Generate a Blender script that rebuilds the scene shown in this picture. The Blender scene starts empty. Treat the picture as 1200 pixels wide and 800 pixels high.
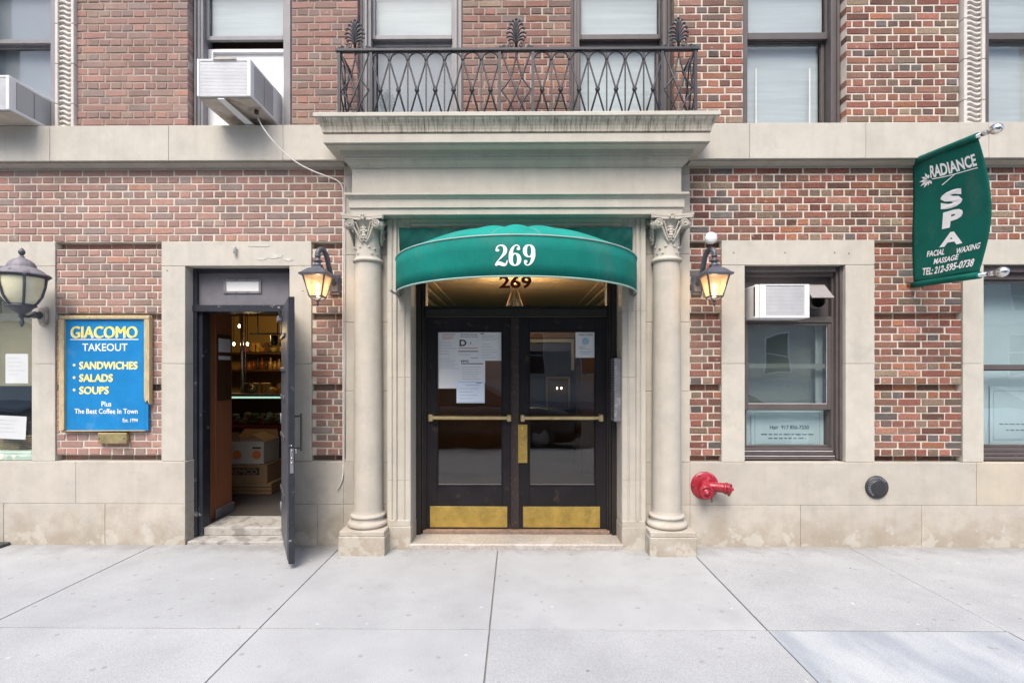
import bpy, bmesh, math, random
from mathutils import Vector, Matrix
random.seed(7)
S = bpy.context.scene
C = S.collection
PI = math.pi
# ---------------------------------------------------------------- camera, world, sun, exposure
F, CY, CH, YAW = 590.5, -4.65, 1.60, math.radians(0.48)
cam_d = bpy.data.cameras.new('camera'); cam = bpy.data.objects.new('camera', cam_d); C.objects.link(cam)
cam.location = (0, CY, CH); cam.rotation_euler = (PI/2, 0, YAW)
cam_d.sensor_width = 36; cam_d.lens = F*36/1200; cam_d.shift_y = 35/1200
cam_d.clip_start = 0.05; cam_d.clip_end = 2000
S.camera = cam
wd = bpy.data.worlds.new('World'); S.world = wd; wd.use_nodes = True
wn = wd.node_tree.nodes; wl = wd.node_tree.links
bg = wn['Background']; sky = wn.new('ShaderNodeTexSky'); sky.sky_type = 'NISHITA'; sky.sun_disc = False
sky.sun_elevation = math.radians(54); sky.sun_rotation = math.radians(194)
sky.air_density = 1.0; sky.dust_density = 3.2; sky.ozone_density = 1.0
wl.new(sky.outputs[0], bg.inputs[0]); bg.inputs[1].default_value = 0.15
sun_d = bpy.data.lights.new('sun', 'SUN'); sun_d.energy = 1.5; sun_d.angle = math.radians(34); sun_d.color = (1.0, 0.94, 0.86)
sun = bpy.data.objects.new('sun', sun_d); C.objects.link(sun)
sun.rotation_euler = Vector((0.14, 0.57, -0.81)).to_track_quat('-Z', 'Y').to_euler()
S.view_settings.view_transform = 'Standard'; S.view_settings.look = 'None'
S.view_settings.exposure = 1.16; S.view_settings.gamma = 1
S.render.engine = 'CYCLES'

def W(px, py, y=0.0):
    "point of the photograph (1200x800) on the plane at depth y -> world X, Z"
    u = (px-600)/F
    dx = u*math.cos(YAW)-math.sin(YAW); dy = u*math.sin(YAW)+math.cos(YAW)
    t = (y-CY)/dy
    return t*dx, CH-t*(py-435)/F
def WX(px, y=0.0): return W(px, 400, y)[0]
def WZ(py, y=0.0, px=605): return W(px, py, y)[1]

# ---------------------------------------------------------------- mesh builder
class MB:
    def __init__(s): s.v=[]; s.f=[]; s.sm=[]; s.m=[]; s.mats=[]; s.cm=0
    def mat(s, m):
        if m not in s.mats: s.mats.append(m)
        s.cm = s.mats.index(m); return s
    def add(s, vs, fs, smooth=False):
        o=len(s.v); s.v += [tuple(p) for p in vs]
        for f in fs: s.f.append(tuple(i+o for i in f)); s.sm.append(smooth); s.m.append(s.cm)
        return s
    def box(s,x0,x1,y0,y1,z0,z1,b=0):
        if x0>x1: x0,x1=x1,x0
        if y0>y1: y0,y1=y1,y0
        if z0>z1: z0,z1=z1,z0
        if b<=0:
            vs=[(x,y,z) for z in (z0,z1) for y in (y0,y1) for x in (x0,x1)]
            return s.add(vs,[(0,2,3,1),(4,5,7,6),(0,1,5,4),(2,6,7,3),(0,4,6,2),(1,3,7,5)])
        b=min(b,(x1-x0)*.45,(y1-y0)*.45,(z1-z0)*.45)
        vs=[];idx={}
        for i,x in enumerate((x0,x1)):
            for j,y in enumerate((y0,y1)):
                for k,z in enumerate((z0,z1)):
                    sx,sy,sz=(b if i==0 else -b),(b if j==0 else -b),(b if k==0 else -b)
                    idx[i,j,k,0]=len(vs); vs.append((x,y+sy,z+sz))
                    idx[i,j,k,1]=len(vs); vs.append((x+sx,y,z+sz))
                    idx[i,j,k,2]=len(vs); vs.append((x+sx,y+sy,z))
        I=lambda i,j,k,a: idx[i,j,k,a]
        fs=[]
        for i in (0,1): q=[I(i,0,0,0),I(i,0,1,0),I(i,1,1,0),I(i,1,0,0)]; fs.append(q if i==0 else q[::-1])
        for j in (0,1): q=[I(0,j,0,1),I(1,j,0,1),I(1,j,1,1),I(0,j,1,1)]; fs.append(q if j==0 else q[::-1])
        for k in (0,1): q=[I(0,0,k,2),I(0,1,k,2),I(1,1,k,2),I(1,0,k,2)]; fs.append(q if k==0 else q[::-1])
        for j in (0,1):
            for k in (0,1): fs.append([I(0,j,k,1),I(1,j,k,1),I(1,j,k,2),I(0,j,k,2)])
        for i in (0,1):
            for k in (0,1): fs.append([I(i,0,k,0),I(i,1,k,0),I(i,1,k,2),I(i,0,k,2)])
        for i in (0,1):
            for j in (0,1): fs.append([I(i,j,0,0),I(i,j,1,0),I(i,j,1,1),I(i,j,0,1)])
        for i in (0,1):
            for j in (0,1):
                for k in (0,1): fs.append([I(i,j,k,0),I(i,j,k,1),I(i,j,k,2)])
        cx,cy,cz=(x0+x1)/2,(y0+y1)/2,(z0+z1)/2; cc=Vector((cx,cy,cz)); out=[]
        for f in fs:
            p=[Vector(vs[i]) for i in f]; n=(p[1]-p[0]).cross(p[2]-p[0]); m=sum(p,Vector())/len(p)
            out.append(f if n.dot(m-cc)>0 else f[::-1])
        return s.add(vs,out)
    def ring(s,x0,x1,z0,z1,y0,y1,wl_,wr=None,wt=None,wb=None,b=0):
        "rectangular frame of four butted bars in the xz plane"
        wr=wl_ if wr is None else wr; wt=wl_ if wt is None else wt; wb=wl_ if wb is None else wb
        if wl_: s.box(x0,x0+wl_,y0,y1,z0,z1,b)
        if wr: s.box(x1-wr,x1,y0,y1,z0,z1,b)
        if wt: s.box(x0+wl_,x1-wr,y0+.002,y1-.002,z1-wt,z1,b)
        if wb: s.box(x0+wl_,x1-wr,y0+.002,y1-.002,z0,z0+wb,b)
        return s
    def lathe(s,prof,c=(0,0,0),n=24,axis='Z',smooth=True,a0=0,a1=2*PI,M=None):
        full=abs(a1-a0-2*PI)<1e-6; k=n if full else n+1
        vs=[];fs=[]
        for i in range(k):
            a=a0+(a1-a0)*i/n
            for r,h in prof:
                p=Vector((r*math.cos(a),r*math.sin(a),h))
                if axis=='Y': p=Vector((p.x,-p.z,p.y))     # height towards -y (towards the street)
                if axis=='X': p=Vector((p.z,p.x,p.y))
                if M: p=M@p
                vs.append(p+Vector(c))
        m=len(prof)
        for i in range(n):
            i2=(i+1)%k
            for j in range(m-1): fs.append((i*m+j,i2*m+j,i2*m+j+1,i*m+j+1))
        return s.add(vs,fs,smooth)
    def tube(s,path,r,n=8,smooth=True,caps=True,flat=None):
        P=[Vector(p) for p in path]; R=r if isinstance(r,(list,tuple)) else [r]*len(P)
        vs=[];fs=[]; up=None
        for i,p in enumerate(P):
            t=(P[min(i+1,len(P)-1)]-P[max(i-1,0)])
            if t.length<1e-9: t=Vector((0,0,1))
            t.normalize()
            if up is None: up=Vector((0,-1,0)) if abs(t.y)<.9 else Vector((0,0,1))
            a=up-t*up.dot(t)
            if a.length<1e-6: a=Vector((1,0,0))-t*t.x
            a.normalize(); up=a; b=t.cross(a)
            for k in range(n):
                q=2*PI*k/n+PI/n
                fa,fb=(flat if flat else (1,1))
                vs.append(p+a*math.cos(q)*R[i]*fa+b*math.sin(q)*R[i]*fb)
        for i in range(len(P)-1):
            for k in range(n): k2=(k+1)%n; fs.append((i*n+k,i*n+k2,(i+1)*n+k2,(i+1)*n+k))
        s.add(vs,fs,smooth)
        if caps:
            o=len(s.v)-len(vs)
            for g in (tuple(o+k for k in range(n))[::-1], tuple(o+(len(P)-1)*n+k for k in range(n))): s.f.append(g); s.sm.append(False); s.m.append(s.cm)
        return s
    def bar(s,a,b,w=.01,n=4): return s.tube([a,b],w/math.sqrt(2) if n==4 else w/2,n,smooth=n>4)
    def ball(s,c,r,nu=10,nv=6,sc=(1,1,1)):
        vs=[];fs=[]
        for j in range(nv+1):
            t=PI*j/nv
            for i in range(nu):
                a=2*PI*i/nu; vs.append((c[0]+r*sc[0]*math.sin(t)*math.cos(a),c[1]+r*sc[1]*math.sin(t)*math.sin(a),c[2]+r*sc[2]*math.cos(t)))
        for j in range(nv):
            for i in range(nu): i2=(i+1)%nu; fs.append((j*nu+i,(j+1)*nu+i,(j+1)*nu+i2,j*nu+i2))
        return s.add(vs,fs,True)
    def extr(s,poly,y0,y1,smooth=False):
        "polygon [(x,z)] extruded along y"
        n=len(poly); vs=[(x,y0,z) for x,z in poly]+[(x,y1,z) for x,z in poly]
        return s.add(vs,[tuple(range(n))[::-1],tuple(range(n,2*n))]+[(i,(i+1)%n,(i+1)%n+n,i+n) for i in range(n)],smooth)
    def extz(s,poly,z0,z1):
        n=len(poly); vs=[(x,y,z0) for x,y in poly]+[(x,y,z1) for x,y in poly]
        return s.add(vs,[tuple(range(n))[::-1],tuple(range(n,2*n))]+[(i,(i+1)%n,(i+1)%n+n,i+n) for i in range(n)])
    def extx(s,poly,x0,x1):
        n=len(poly); vs=[(x0,y,z) for y,z in poly]+[(x1,y,z) for y,z in poly]
        return s.add(vs,[tuple(range(n)),tuple(range(n,2*n))[::-1]]+[(i,(i+1)%n,(i+1)%n+n,i+n) for i in range(n)])
    def grid(s,fn,nu,nv,smooth=True):
        vs=[fn(i/nu,j/nv) for j in range(nv+1) for i in range(nu+1)]
        return s.add(vs,[(j*(nu+1)+i,j*(nu+1)+i+1,(j+1)*(nu+1)+i+1,(j+1)*(nu+1)+i) for j in range(nv) for i in range(nu)],smooth)
    def mitred(s,prof,x0,x1,yf,yb):
        "profile (projection, z) swept round three sides of a block, mitred"
        vs=[]
        for d,z in prof: vs += [(x0-d,yb,z),(x0-d,yf-d,z),(x1+d,yf-d,z),(x1+d,yb,z)]
        fs=[]
        for i in range(len(prof)-1):
            for k in range(3): fs.append((i*4+k,i*4+k+1,(i+1)*4+k+1,(i+1)*4+k))
        e=(len(prof)-1)*4
        fs += [(0,3,2,1),(e,e+1,e+2,e+3)]
        return s.add(vs,fs)
    def mesh(s,name):
        me=bpy.data.meshes.new(name); me.from_pydata(s.v,[],s.f)
        for m in s.mats: me.materials.append(m)
        me.polygons.foreach_set('use_smooth',s.sm); me.polygons.foreach_set('material_index',s.m); me.update()
        bm=bmesh.new(); bm.from_mesh(me); bmesh.ops.recalc_face_normals(bm,faces=bm.faces); bm.to_mesh(me); bm.free()
        return me
    def build(s,name,m=None,parent=None,loc=None,label=None):
        if m: s.mats=[m]; s.m=[0]*len(s.f)
        o=bpy.data.objects.new(name,s.mesh(name)); C.objects.link(o)
        if parent: o.parent=parent
        if loc: o.location=loc
        if label: o['label']=label
        return o
def thing(name,label,cat,loc=(0,0,0),group=None):
    o=bpy.data.objects.new(name,None); C.objects.link(o); o.location=loc; o.empty_display_size=.1
    o['label']=label; o['category']=cat
    if group: o['group']=group
    return o
def tag(o,label,cat,group=None):
    o['label']=label; o['category']=cat
    if group: o['group']=group
    return o
def part(name,parent,loc=(0,0,0)):
    o=bpy.data.objects.new(name,None); C.objects.link(o); o.parent=parent; o.location=loc; o.empty_display_size=.1
    return o
def struct(o): o['kind']='structure'; return o
def cr(pts,n=8):
    "Catmull-Rom through tuples"
    out=[];P=[pts[0]]+list(pts)+[pts[-1]]
    for i in range(1,len(P)-2):
        for k in range(n):
            t=k/n; out.append(tuple(.5*((2*b)+(c-a)*t+(2*a-5*b+4*c-d)*t*t+(3*b-a-3*c+d)*t**3) for a,b,c,d in zip(P[i-1],P[i],P[i+1],P[i+2])))
    out.append(tuple(pts[-1])); return out

# ---------------------------------------------------------------- text
_tc={}
def text2d(txt,bold=0.0,res=3):
    k=(txt,bold)
    if k in _tc: return _tc[k]
    cu=bpy.data.curves.new('t','FONT'); cu.body=txt; cu.size=1; cu.offset=bold; cu.resolution_u=res
    o=bpy.data.objects.new('t',cu); C.objects.link(o)
    dg=bpy.context.evaluated_depsgraph_get(); me=bpy.data.meshes.new_from_object(o.evaluated_get(dg))
    vs=[(v.co.x,v.co.y) for v in me.vertices]; fs=[tuple(p.vertices) for p in me.polygons]
    bpy.data.objects.remove(o); bpy.data.curves.remove(cu); bpy.data.meshes.remove(me)
    x0=min(v[0] for v in vs); x1=max(v[0] for v in vs)
    y0=min(v[1] for v in vs); y1=max(v[1] for v in vs)
    _tc[k]=([(a-x0,b) for a,b in vs],fs,x1-x0,y0,y1); return _tc[k]
def put_text(mb,txt,u0,u1,v0,v1,fn,bold=0.0,shear=0.0):
    "fits the text box u0..u1, v0..v1 (cap height) and maps it with fn(u,v)"
    vs,fs,w,y0,y1=text2d(txt,bold)
    y0=0.0 if y0>-.02 else y0
    h=y1-max(y0,-.001) if txt.upper()==txt or True else y1
    hh=(y1-0)
    mb.add([fn(u0+(a+shear*b)/(w+shear*hh)*(u1-u0), v0+b/hh*(v1-v0)) for a,b in vs],fs)
def stroke(mb,pts,fn,off=0,n=8):
    c=cr(pts,n); L=[];R=[]
    for i,(x,y,w) in enumerate(c):
        a=c[max(i-1,0)];b=c[min(i+1,len(c)-1)]; tx,ty=b[0]-a[0],b[1]-a[1]; l=math.hypot(tx,ty) or 1
        nx,ny=-ty/l*w/2,tx/l*w/2; L.append(fn(x+nx,y+ny,off)); R.append(fn(x-nx,y-ny,off))
    k=len(c); mb.add(L+R,[(i,i+1,k+i+1,k+i) for i in range(k-1)])
def disc2(mb,x,y,r,fn,off=0,n=14,ry=None):
    ry=ry or r; mb.add([fn(x+r*math.cos(2*PI*i/n),y+ry*math.sin(2*PI*i/n),off) for i in range(n)],[tuple(range(n))])

# ---------------------------------------------------------------- materials
def newmat(name):
    m=bpy.data.materials.new(name); m.use_nodes=True; return m,m.node_tree.nodes,m.node_tree.links,m.node_tree.nodes['Principled BSDF']
def N(nt,t,**k):
    n=nt.new(t)
    for a,b in k.items():
        if a=='ins':
            for i,v in b.items(): n.inputs[i].default_value=v
        else: setattr(n,a,b)
    return n
def c4(c): return (c[0],c[1],c[2],1)
def ramp(nt,stops,interp='LINEAR'):
    r=nt.new('ShaderNodeValToRGB'); e=r.color_ramp; e.interpolation=interp
    while len(e.elements)<len(stops): e.elements.new(.5)
    for el,(p,c) in zip(e.elements,stops): el.position=p; el.color=c4(c) if len(c)==3 else c
    return r
def gray(v): return (v,v,v)
def mixc(nt,lk,fac,a,b,mode='MIX'):
    m=nt.new('ShaderNodeMix'); m.data_type='RGBA'; m.blend_type=mode
    for s,v in ((0,fac),(6,a),(7,b)):
        if hasattr(v,'is_linked') or hasattr(v,'links'): lk.new(v,m.inputs[s])
        else: m.inputs[s].default_value=v if s==0 else c4(v)
    return m.outputs[2]
def pm(name,col,rough=.6,metal=0,ns=8,var=.12,bump=.1,bs=60,spots=None,stretch=None,coat=0,spec=.5,dist=.004):
    m,nt,lk,B=newmat(name)
    g=nt.new('ShaderNodeNewGeometry'); pos=g.outputs['Position']
    if stretch:
        mp=nt.new('ShaderNodeMapping'); mp.inputs[3].default_value=stretch; lk.new(pos,mp.inputs[0]); pos=mp.outputs[0]
    n1=N(nt,'ShaderNodeTexNoise',ins={2:ns,3:6,4:.65}); lk.new(pos,n1.inputs[0])
    lo=tuple(c*(1-var) for c in col); hi=tuple(min(1,c*(1+var)) for c in col)
    r=ramp(nt,[(.3,lo),(.7,hi)]); lk.new(n1.outputs[0],r.inputs[0]); out=r.outputs[0]
    if spots:                                   # (colour, scale, threshold, strength): stains with their own shape
        for sc_,ss,th,st in spots:
            n2=N(nt,'ShaderNodeTexNoise',ins={2:ss,3:5,4:.6}); lk.new(pos,n2.inputs[0])
            r2=ramp(nt,[(th,gray(0)),(th+.08,gray(st))]); lk.new(n2.outputs[0],r2.inputs[0])
            out=mixc(nt,lk,r2.outputs[0],out,sc_)
    lk.new(out,B.inputs['Base Color'])
    B.inputs['Roughness'].default_value=rough; B.inputs['Metallic'].default_value=metal
    B.inputs['Specular IOR Level'].default_value=spec
    if coat: B.inputs['Coat Weight'].default_value=coat
    if bump:
        n3=N(nt,'ShaderNodeTexNoise',ins={2:bs,3:4}); lk.new(g.outputs['Position'],n3.inputs[0])
        b=N(nt,'ShaderNodeBump',ins={0:bump,1:dist}); lk.new(n3.outputs[0],b.inputs['Height']); lk.new(b.outputs[0],B.inputs['Normal'])
    return m
def emis(name,col,st):
    m,nt,lk,B=newmat(name); B.inputs['Base Color'].default_value=c4(col); B.inputs['Emission Color'].default_value=c4(col); B.inputs['Emission Strength'].default_value=st; return m
def glass(name,tint=(1,1,1),rough=.0,refl=1.0,wav=0.0,ior=1.5):
    m,nt,lk,B=newmat(name); nt.remove(B); out=nt['Material Output']
    tr=nt.new('ShaderNodeBsdfTransparent'); tr.inputs[0].default_value=c4(tint)
    gl=nt.new('ShaderNodeBsdfGlossy'); gl.inputs['Roughness'].default_value=rough; gl.inputs[0].default_value=c4(gray(refl))
    fr=nt.new('ShaderNodeFresnel'); gg=nt.new('ShaderNodeNewGeometry'); mi=N(nt,'ShaderNodeMapRange',ins={3:ior,4:1/ior}); lk.new(gg.outputs['Backfacing'],mi.inputs[0]); lk.new(mi.outputs[0],fr.inputs[0])
    mx=nt.new('ShaderNodeMixShader'); lk.new(fr.outputs[0],mx.inputs[0]); lk.new(tr.outputs[0],mx.inputs[1]); lk.new(gl.outputs[0],mx.inputs[2]); lk.new(mx.outputs[0],out.inputs[0])
    if wav:
        g=nt.new('ShaderNodeNewGeometry'); n3=N(nt,'ShaderNodeTexNoise',ins={2:2.2,3:1}); lk.new(g.outputs['Position'],n3.inputs[0])
        b=N(nt,'ShaderNodeBump',ins={0:wav,1:.02}); lk.new(n3.outputs[0],b.inputs['Height']); lk.new(b.outputs[0],gl.inputs['Normal'])
    return m

def brick_mat():
    m,nt,lk,B=newmat('brick')
    g=nt.new('ShaderNodeNewGeometry'); oi=nt.new('ShaderNodeObjectInfo')
    a=N(nt,'ShaderNodeMath',operation='MULTIPLY_ADD',ins={1:7.31}); lk.new(oi.outputs['Random'],a.inputs[0]); lk.new(g.outputs['Random Per Island'],a.inputs[2])
    fr=N(nt,'ShaderNodeMath',operation='FRACT'); lk.new(a.outputs[0],fr.inputs[0])
    cols=[(0.00,(.245,.086,.062)),(.13,(.285,.118,.085)),(.25,(.185,.076,.053)),(.37,(.30,.145,.098)),(.47,(.155,.076,.054)),(.58,(.245,.122,.083)),
          (.68,(.20,.138,.097)),(.74,(.32,.130,.070)),(.79,(.130,.088,.070)),(.85,(.25,.190,.130)),(.90,(.14,.132,.122)),(.935,(.165,.118,.086)),(.97,(.095,.085,.082))]
    r=ramp(nt,cols,'CONSTANT'); lk.new(fr.outputs[0],r.inputs[0])
    # second random for value
    wn_=N(nt,'ShaderNodeTexWhiteNoise',noise_dimensions='1D'); lk.new(a.outputs[0],wn_.inputs['W'])
    rv=ramp(nt,[(0,gray(.48)),(1,gray(1.05))]); lk.new(wn_.outputs['Value'],rv.inputs[0])
    c=mixc(nt,lk,1.0,r.outputs[0],rv.outputs[0],'MULTIPLY')
    n1=N(nt,'ShaderNodeTexNoise',ins={2:70,3:6,4:.75}); lk.new(g.outputs['Position'],n1.inputs[0])
    r1=ramp(nt,[(.32,gray(.45)),(.68,gray(1.62))]); lk.new(n1.outputs[0],r1.inputs[0])
    c=mixc(nt,lk,1.0,c,r1.outputs[0],'MULTIPLY')
    # pale tone in patches, heavier towards the left of the wall
    n2=N(nt,'ShaderNodeTexNoise',ins={2:1.3,3:5,4:.7}); lk.new(g.outputs['Position'],n2.inputs[0])
    sx=nt.new('ShaderNodeSeparateXYZ'); lk.new(g.outputs['Position'],sx.inputs[0])
    mr=N(nt,'ShaderNodeMapRange',ins={1:-3.0,2:2.5,3:.37,4:-.10}); lk.new(sx.outputs[0],mr.inputs[0])
    ad=N(nt,'ShaderNodeMath',operation='ADD'); lk.new(n2.outputs[0],ad.inputs[0]); lk.new(mr.outputs[0],ad.inputs[1])
    r2=ramp(nt,[(.42,gray(0.04)),(.85,gray(.42))]); lk.new(ad.outputs[0],r2.inputs[0])
    c=mixc(nt,lk,r2.outputs[0],c,(.49,.35,.31))
    # city soot on the never-cleaned upper storey
    mz=N(nt,'ShaderNodeMapRange',ins={1:3.7,2:3.8,3:0,4:.16}); lk.new(sx.outputs[2],mz.inputs[0])
    mx=N(nt,'ShaderNodeMapRange',ins={1:1.3,2:1.7,3:0,4:-.10}); lk.new(sx.outputs[0],mx.inputs[0])
    a1=N(nt,'ShaderNodeMath',operation='ADD'); lk.new(mz.outputs[0],a1.inputs[0]); lk.new(mx.outputs[0],a1.inputs[1])
    n8=N(nt,'ShaderNodeTexNoise',ins={2:2.4,3:6,4:.7}); lk.new(g.outputs['Position'],n8.inputs[0])
    a2=N(nt,'ShaderNodeMath',operation='ADD'); lk.new(a1.outputs[0],a2.inputs[0]); lk.new(n8.outputs[0],a2.inputs[1])
    r8=ramp(nt,[(.50,gray(0)),(.78,gray(.50))]); lk.new(a2.outputs[0],r8.inputs[0]); c=mixc(nt,lk,r8.outputs[0],c,(.165,.110,.095))
    n4=N(nt,'ShaderNodeTexNoise',ins={2:22,3:3,4:.6}); lk.new(g.outputs['Position'],n4.inputs[0])
    r4=ramp(nt,[(.64,gray(0)),(.72,gray(.45))]); lk.new(n4.outputs[0],r4.inputs[0])
    c=mixc(nt,lk,r4.outputs[0],c,(.45,.38,.34))
    lk.new(c,B.inputs['Base Color']); B.inputs['Roughness'].default_value=.85; B.inputs['Specular IOR Level'].default_value=.25
    n3=N(nt,'ShaderNodeTexNoise',ins={2:130,3:4}); lk.new(g.outputs['Position'],n3.inputs[0])
    b=N(nt,'ShaderNodeBump',ins={0:.6,1:.003}); lk.new(n3.outputs[0],b.inputs['Height']); lk.new(b.outputs[0],B.inputs['Normal'])
    return m
def stone_mat(name,base,rnd=.04,stain=(.30,.25,.19),stf=.5,streak=0.0,low=False,rough=.75):
    m,nt,lk,B=newmat(name)
    g=nt.new('ShaderNodeNewGeometry'); pos=g.outputs['Position']; oi=nt.new('ShaderNodeObjectInfo')
    n1=N(nt,'ShaderNodeTexNoise',ins={2:5,3:7,4:.62}); lk.new(pos,n1.inputs[0])
    r=ramp(nt,[(.3,tuple(c*.90 for c in base)),(.7,tuple(c*1.08 for c in base))]); lk.new(n1.outputs[0],r.inputs[0]); c=r.outputs[0]
    rr=ramp(nt,[(0,(1-rnd,1-rnd,1-rnd*1.15)),(1,(1+rnd,1+rnd*.9,1+rnd*.8))]); lk.new(oi.outputs['Random'],rr.inputs[0]); c=mixc(nt,lk,1.0,c,rr.outputs[0],'MULTIPLY')
    # soft vertical run marks
    mp=nt.new('ShaderNodeMapping'); mp.inputs[3].default_value=(16,16,1.4); lk.new(pos,mp.inputs[0])
    n2=N(nt,'ShaderNodeTexNoise',ins={2:1,3:4,4:.6}); lk.new(mp.outputs[0],n2.inputs[0])
    r2=ramp(nt,[(.50,gray(0)),(.75,gray(.16+streak*.5))]); lk.new(n2.outputs[0],r2.inputs[0])
    c=mixc(nt,lk,r2.outputs[0],c,stain)
    if streak:
        mp3=nt.new('ShaderNodeMapping'); mp3.inputs[3].default_value=(62,14,3.5); lk.new(pos,mp3.inputs[0])
        n6=N(nt,'ShaderNodeTexNoise',ins={2:1,3:5,4:.7}); lk.new(mp3.outputs[0],n6.inputs[0])
        r6=ramp(nt,[(.47,gray(0)),(.70,gray(streak))]); lk.new(n6.outputs[0],r6.inputs[0]); c=mixc(nt,lk,r6.outputs[0],c,(.06,.055,.048))
    n3=N(nt,'ShaderNodeTexNoise',ins={2:3.0,3:8,4:.7}); lk.new(pos,n3.inputs[0])
    r3=ramp(nt,[(.56,gray(0)),(.66,gray(stf))]); lk.new(n3.outputs[0],r3.inputs[0]); c=mixc(nt,lk,r3.outputs[0],c,tuple(b_*.78 for b_ in base))
    if low:   # splash dirt and lime patches near the pavement
        sx=nt.new('ShaderNodeSeparateXYZ'); lk.new(pos,sx.inputs[0])
        n4=N(nt,'ShaderNodeTexNoise',ins={2:4.5,3:6,4:.65}); lk.new(pos,n4.inputs[0])
        mr=N(nt,'ShaderNodeMapRange',ins={1:.0,2:.42,3:.26,4:-.12}); lk.new(sx.outputs[2],mr.inputs[0])
        ad=N(nt,'ShaderNodeMath',operation='ADD'); lk.new(n4.outputs[0],ad.inputs[0]); lk.new(mr.outputs[0],ad.inputs[1])
        r4=ramp(nt,[(.48,gray(0)),(.75,gray(.55))]); lk.new(ad.outputs[0],r4.inputs[0]); c=mixc(nt,lk,r4.outputs[0],c,stain)
        n5=N(nt,'ShaderNodeTexNoise',ins={2:6,3:4,4:.6}); lk.new(pos,n5.inputs[0])
        mr5=N(nt,'ShaderNodeMapRange',ins={1:.0,2:.4,3:.10,4:-.15}); lk.new(sx.outputs[2],mr5.inputs[0])
        ad5=N(nt,'ShaderNodeMath',operation='ADD'); lk.new(n5.outputs[0],ad5.inputs[0]); lk.new(mr5.outputs[0],ad5.inputs[1])
        r5=ramp(nt,[(.58,gray(0)),(.64,gray(.42))]); lk.new(ad5.outputs[0],r5.inputs[0]); c=mixc(nt,lk,r5.outputs[0],c,(.56,.55,.50))
    lk.new(c,B.inputs['Base Color']); B.inputs['Roughness'].default_value=rough; B.inputs['Specular IOR Level'].default_value=.3
    n7=N(nt,'ShaderNodeTexNoise',ins={2:90,3:5}); lk.new(pos,n7.inputs[0])
    b=N(nt,'ShaderNodeBump',ins={0:.25,1:.003}); lk.new(n7.outputs[0],b.inputs['Height']); lk.new(b.outputs[0],B.inputs['Normal'])
    return m
def concrete_mat(name,base,blue=False):
    m,nt,lk,B=newmat(name)
    g=nt.new('ShaderNodeNewGeometry'); pos=g.outputs['Position']; oi=nt.new('ShaderNodeObjectInfo')
    n1=N(nt,'ShaderNodeTexNoise',ins={2:1.6,3:8,4:.6}); lk.new(pos,n1.inputs[0])
    r=ramp(nt,[(.3,tuple(c*.88 for c in base)),(.7,tuple(min(1,c*1.07) for c in base))]); lk.new(n1.outputs[0],r.inputs[0]); c=r.outputs[0]
    rr=ramp(nt,[(0,(.95,.95,.95)),(1,(1.03,1.03,1.03))]); lk.new(oi.outputs['Random'],rr.inputs[0]); c=mixc(nt,lk,1.0,c,rr.outputs[0],'MULTIPLY')
    if blue:
        mp=nt.new('ShaderNodeMapping'); mp.inputs[2].default_value=(0,0,.5); mp.inputs[3].default_value=(3,1,1); lk.new(pos,mp.inputs[0])
        nb=N(nt,'ShaderNodeTexNoise',ins={2:1.5,3:4,4:.5}); lk.new(mp.outputs[0],nb.inputs[0])
        rb=ramp(nt,[(.35,(.27,.30,.335)),(.65,(.44,.465,.475))]); lk.new(nb.outputs[0],rb.inputs[0]); c=mixc(nt,lk,.75,c,rb.outputs[0])
    n2=N(nt,'ShaderNodeTexNoise',ins={2:190,3:3,4:.6}); lk.new(pos,n2.inputs[0])
    r2=ramp(nt,[(.3,gray(.72)),(.7,gray(1.24))]); lk.new(n2.outputs[0],r2.inputs[0]); c=mixc(nt,lk,1.0,c,r2.outputs[0],'MULTIPLY')
    # pale gum spots and dark specks
    for sc_,th,col,st,seed in ((1.9,.050,(.62,.63,.64),.6,0),(3.1,.026,(.12,.11,.10),.75,5),(5.0,.035,(.60,.61,.62),.45,9),(9,.045,(.20,.19,.18),.45,13)):
        mp=nt.new('ShaderNodeMapping'); mp.inputs[1].default_value=(seed,seed*.7,0); mp.inputs[3].default_value=(1,1,.01); lk.new(pos,mp.inputs[0])
        nd=N(nt,'ShaderNodeTexNoise',ins={2:22,3:2}); lk.new(pos,nd.inputs[0])
        mv=nt.new('ShaderNodeMix'); mv.data_type='VECTOR'; mv.inputs[0].default_value=.028; lk.new(mp.outputs[0],mv.inputs[4]); lk.new(nd.outputs[1],mv.inputs[5])
        v=N(nt,'ShaderNodeTexVoronoi',ins={'Scale':sc_,'Randomness':1.0}); lk.new(mv.outputs[1],v.inputs['Vector'])
        r3=ramp(nt,[(th*.75*sc_/2.6,gray(st)),(th*sc_/2.6,gray(0))]); lk.new(v.outputs['Distance'],r3.inputs[0])
        rc=ramp(nt,[(.45,gray(0)),(.5,gray(1))]); lk.new(v.outputs['Color'],rc.inputs[0])
        mu=N(nt,'ShaderNodeMath',operation='MULTIPLY'); lk.new(r3.outputs[0],mu.inputs[0]); lk.new(rc.outputs[0],mu.inputs[1])
        c=mixc(nt,lk,mu.outputs[0],c,col)
    n5=N(nt,'ShaderNodeTexNoise',ins={2:2.7,3:6,4:.65}); lk.new(pos,n5.inputs[0])
    r5=ramp(nt,[(.54,gray(0)),(.72,gray(.34))]); lk.new(n5.outputs[0],r5.inputs[0]); c=mixc(nt,lk,r5.outputs[0],c,tuple(b_*.68 for b_ in base))
    # contact shade painted into the colour, an uneven band along the wall foot
    sx=nt.new('ShaderNodeSeparateXYZ'); lk.new(pos,sx.inputs[0]); mg=N(nt,'ShaderNodeMapRange',ins={1:-.34,2:-.03,3:0,4:.42}); lk.new(sx.outputs[1],mg.inputs[0])
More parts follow.
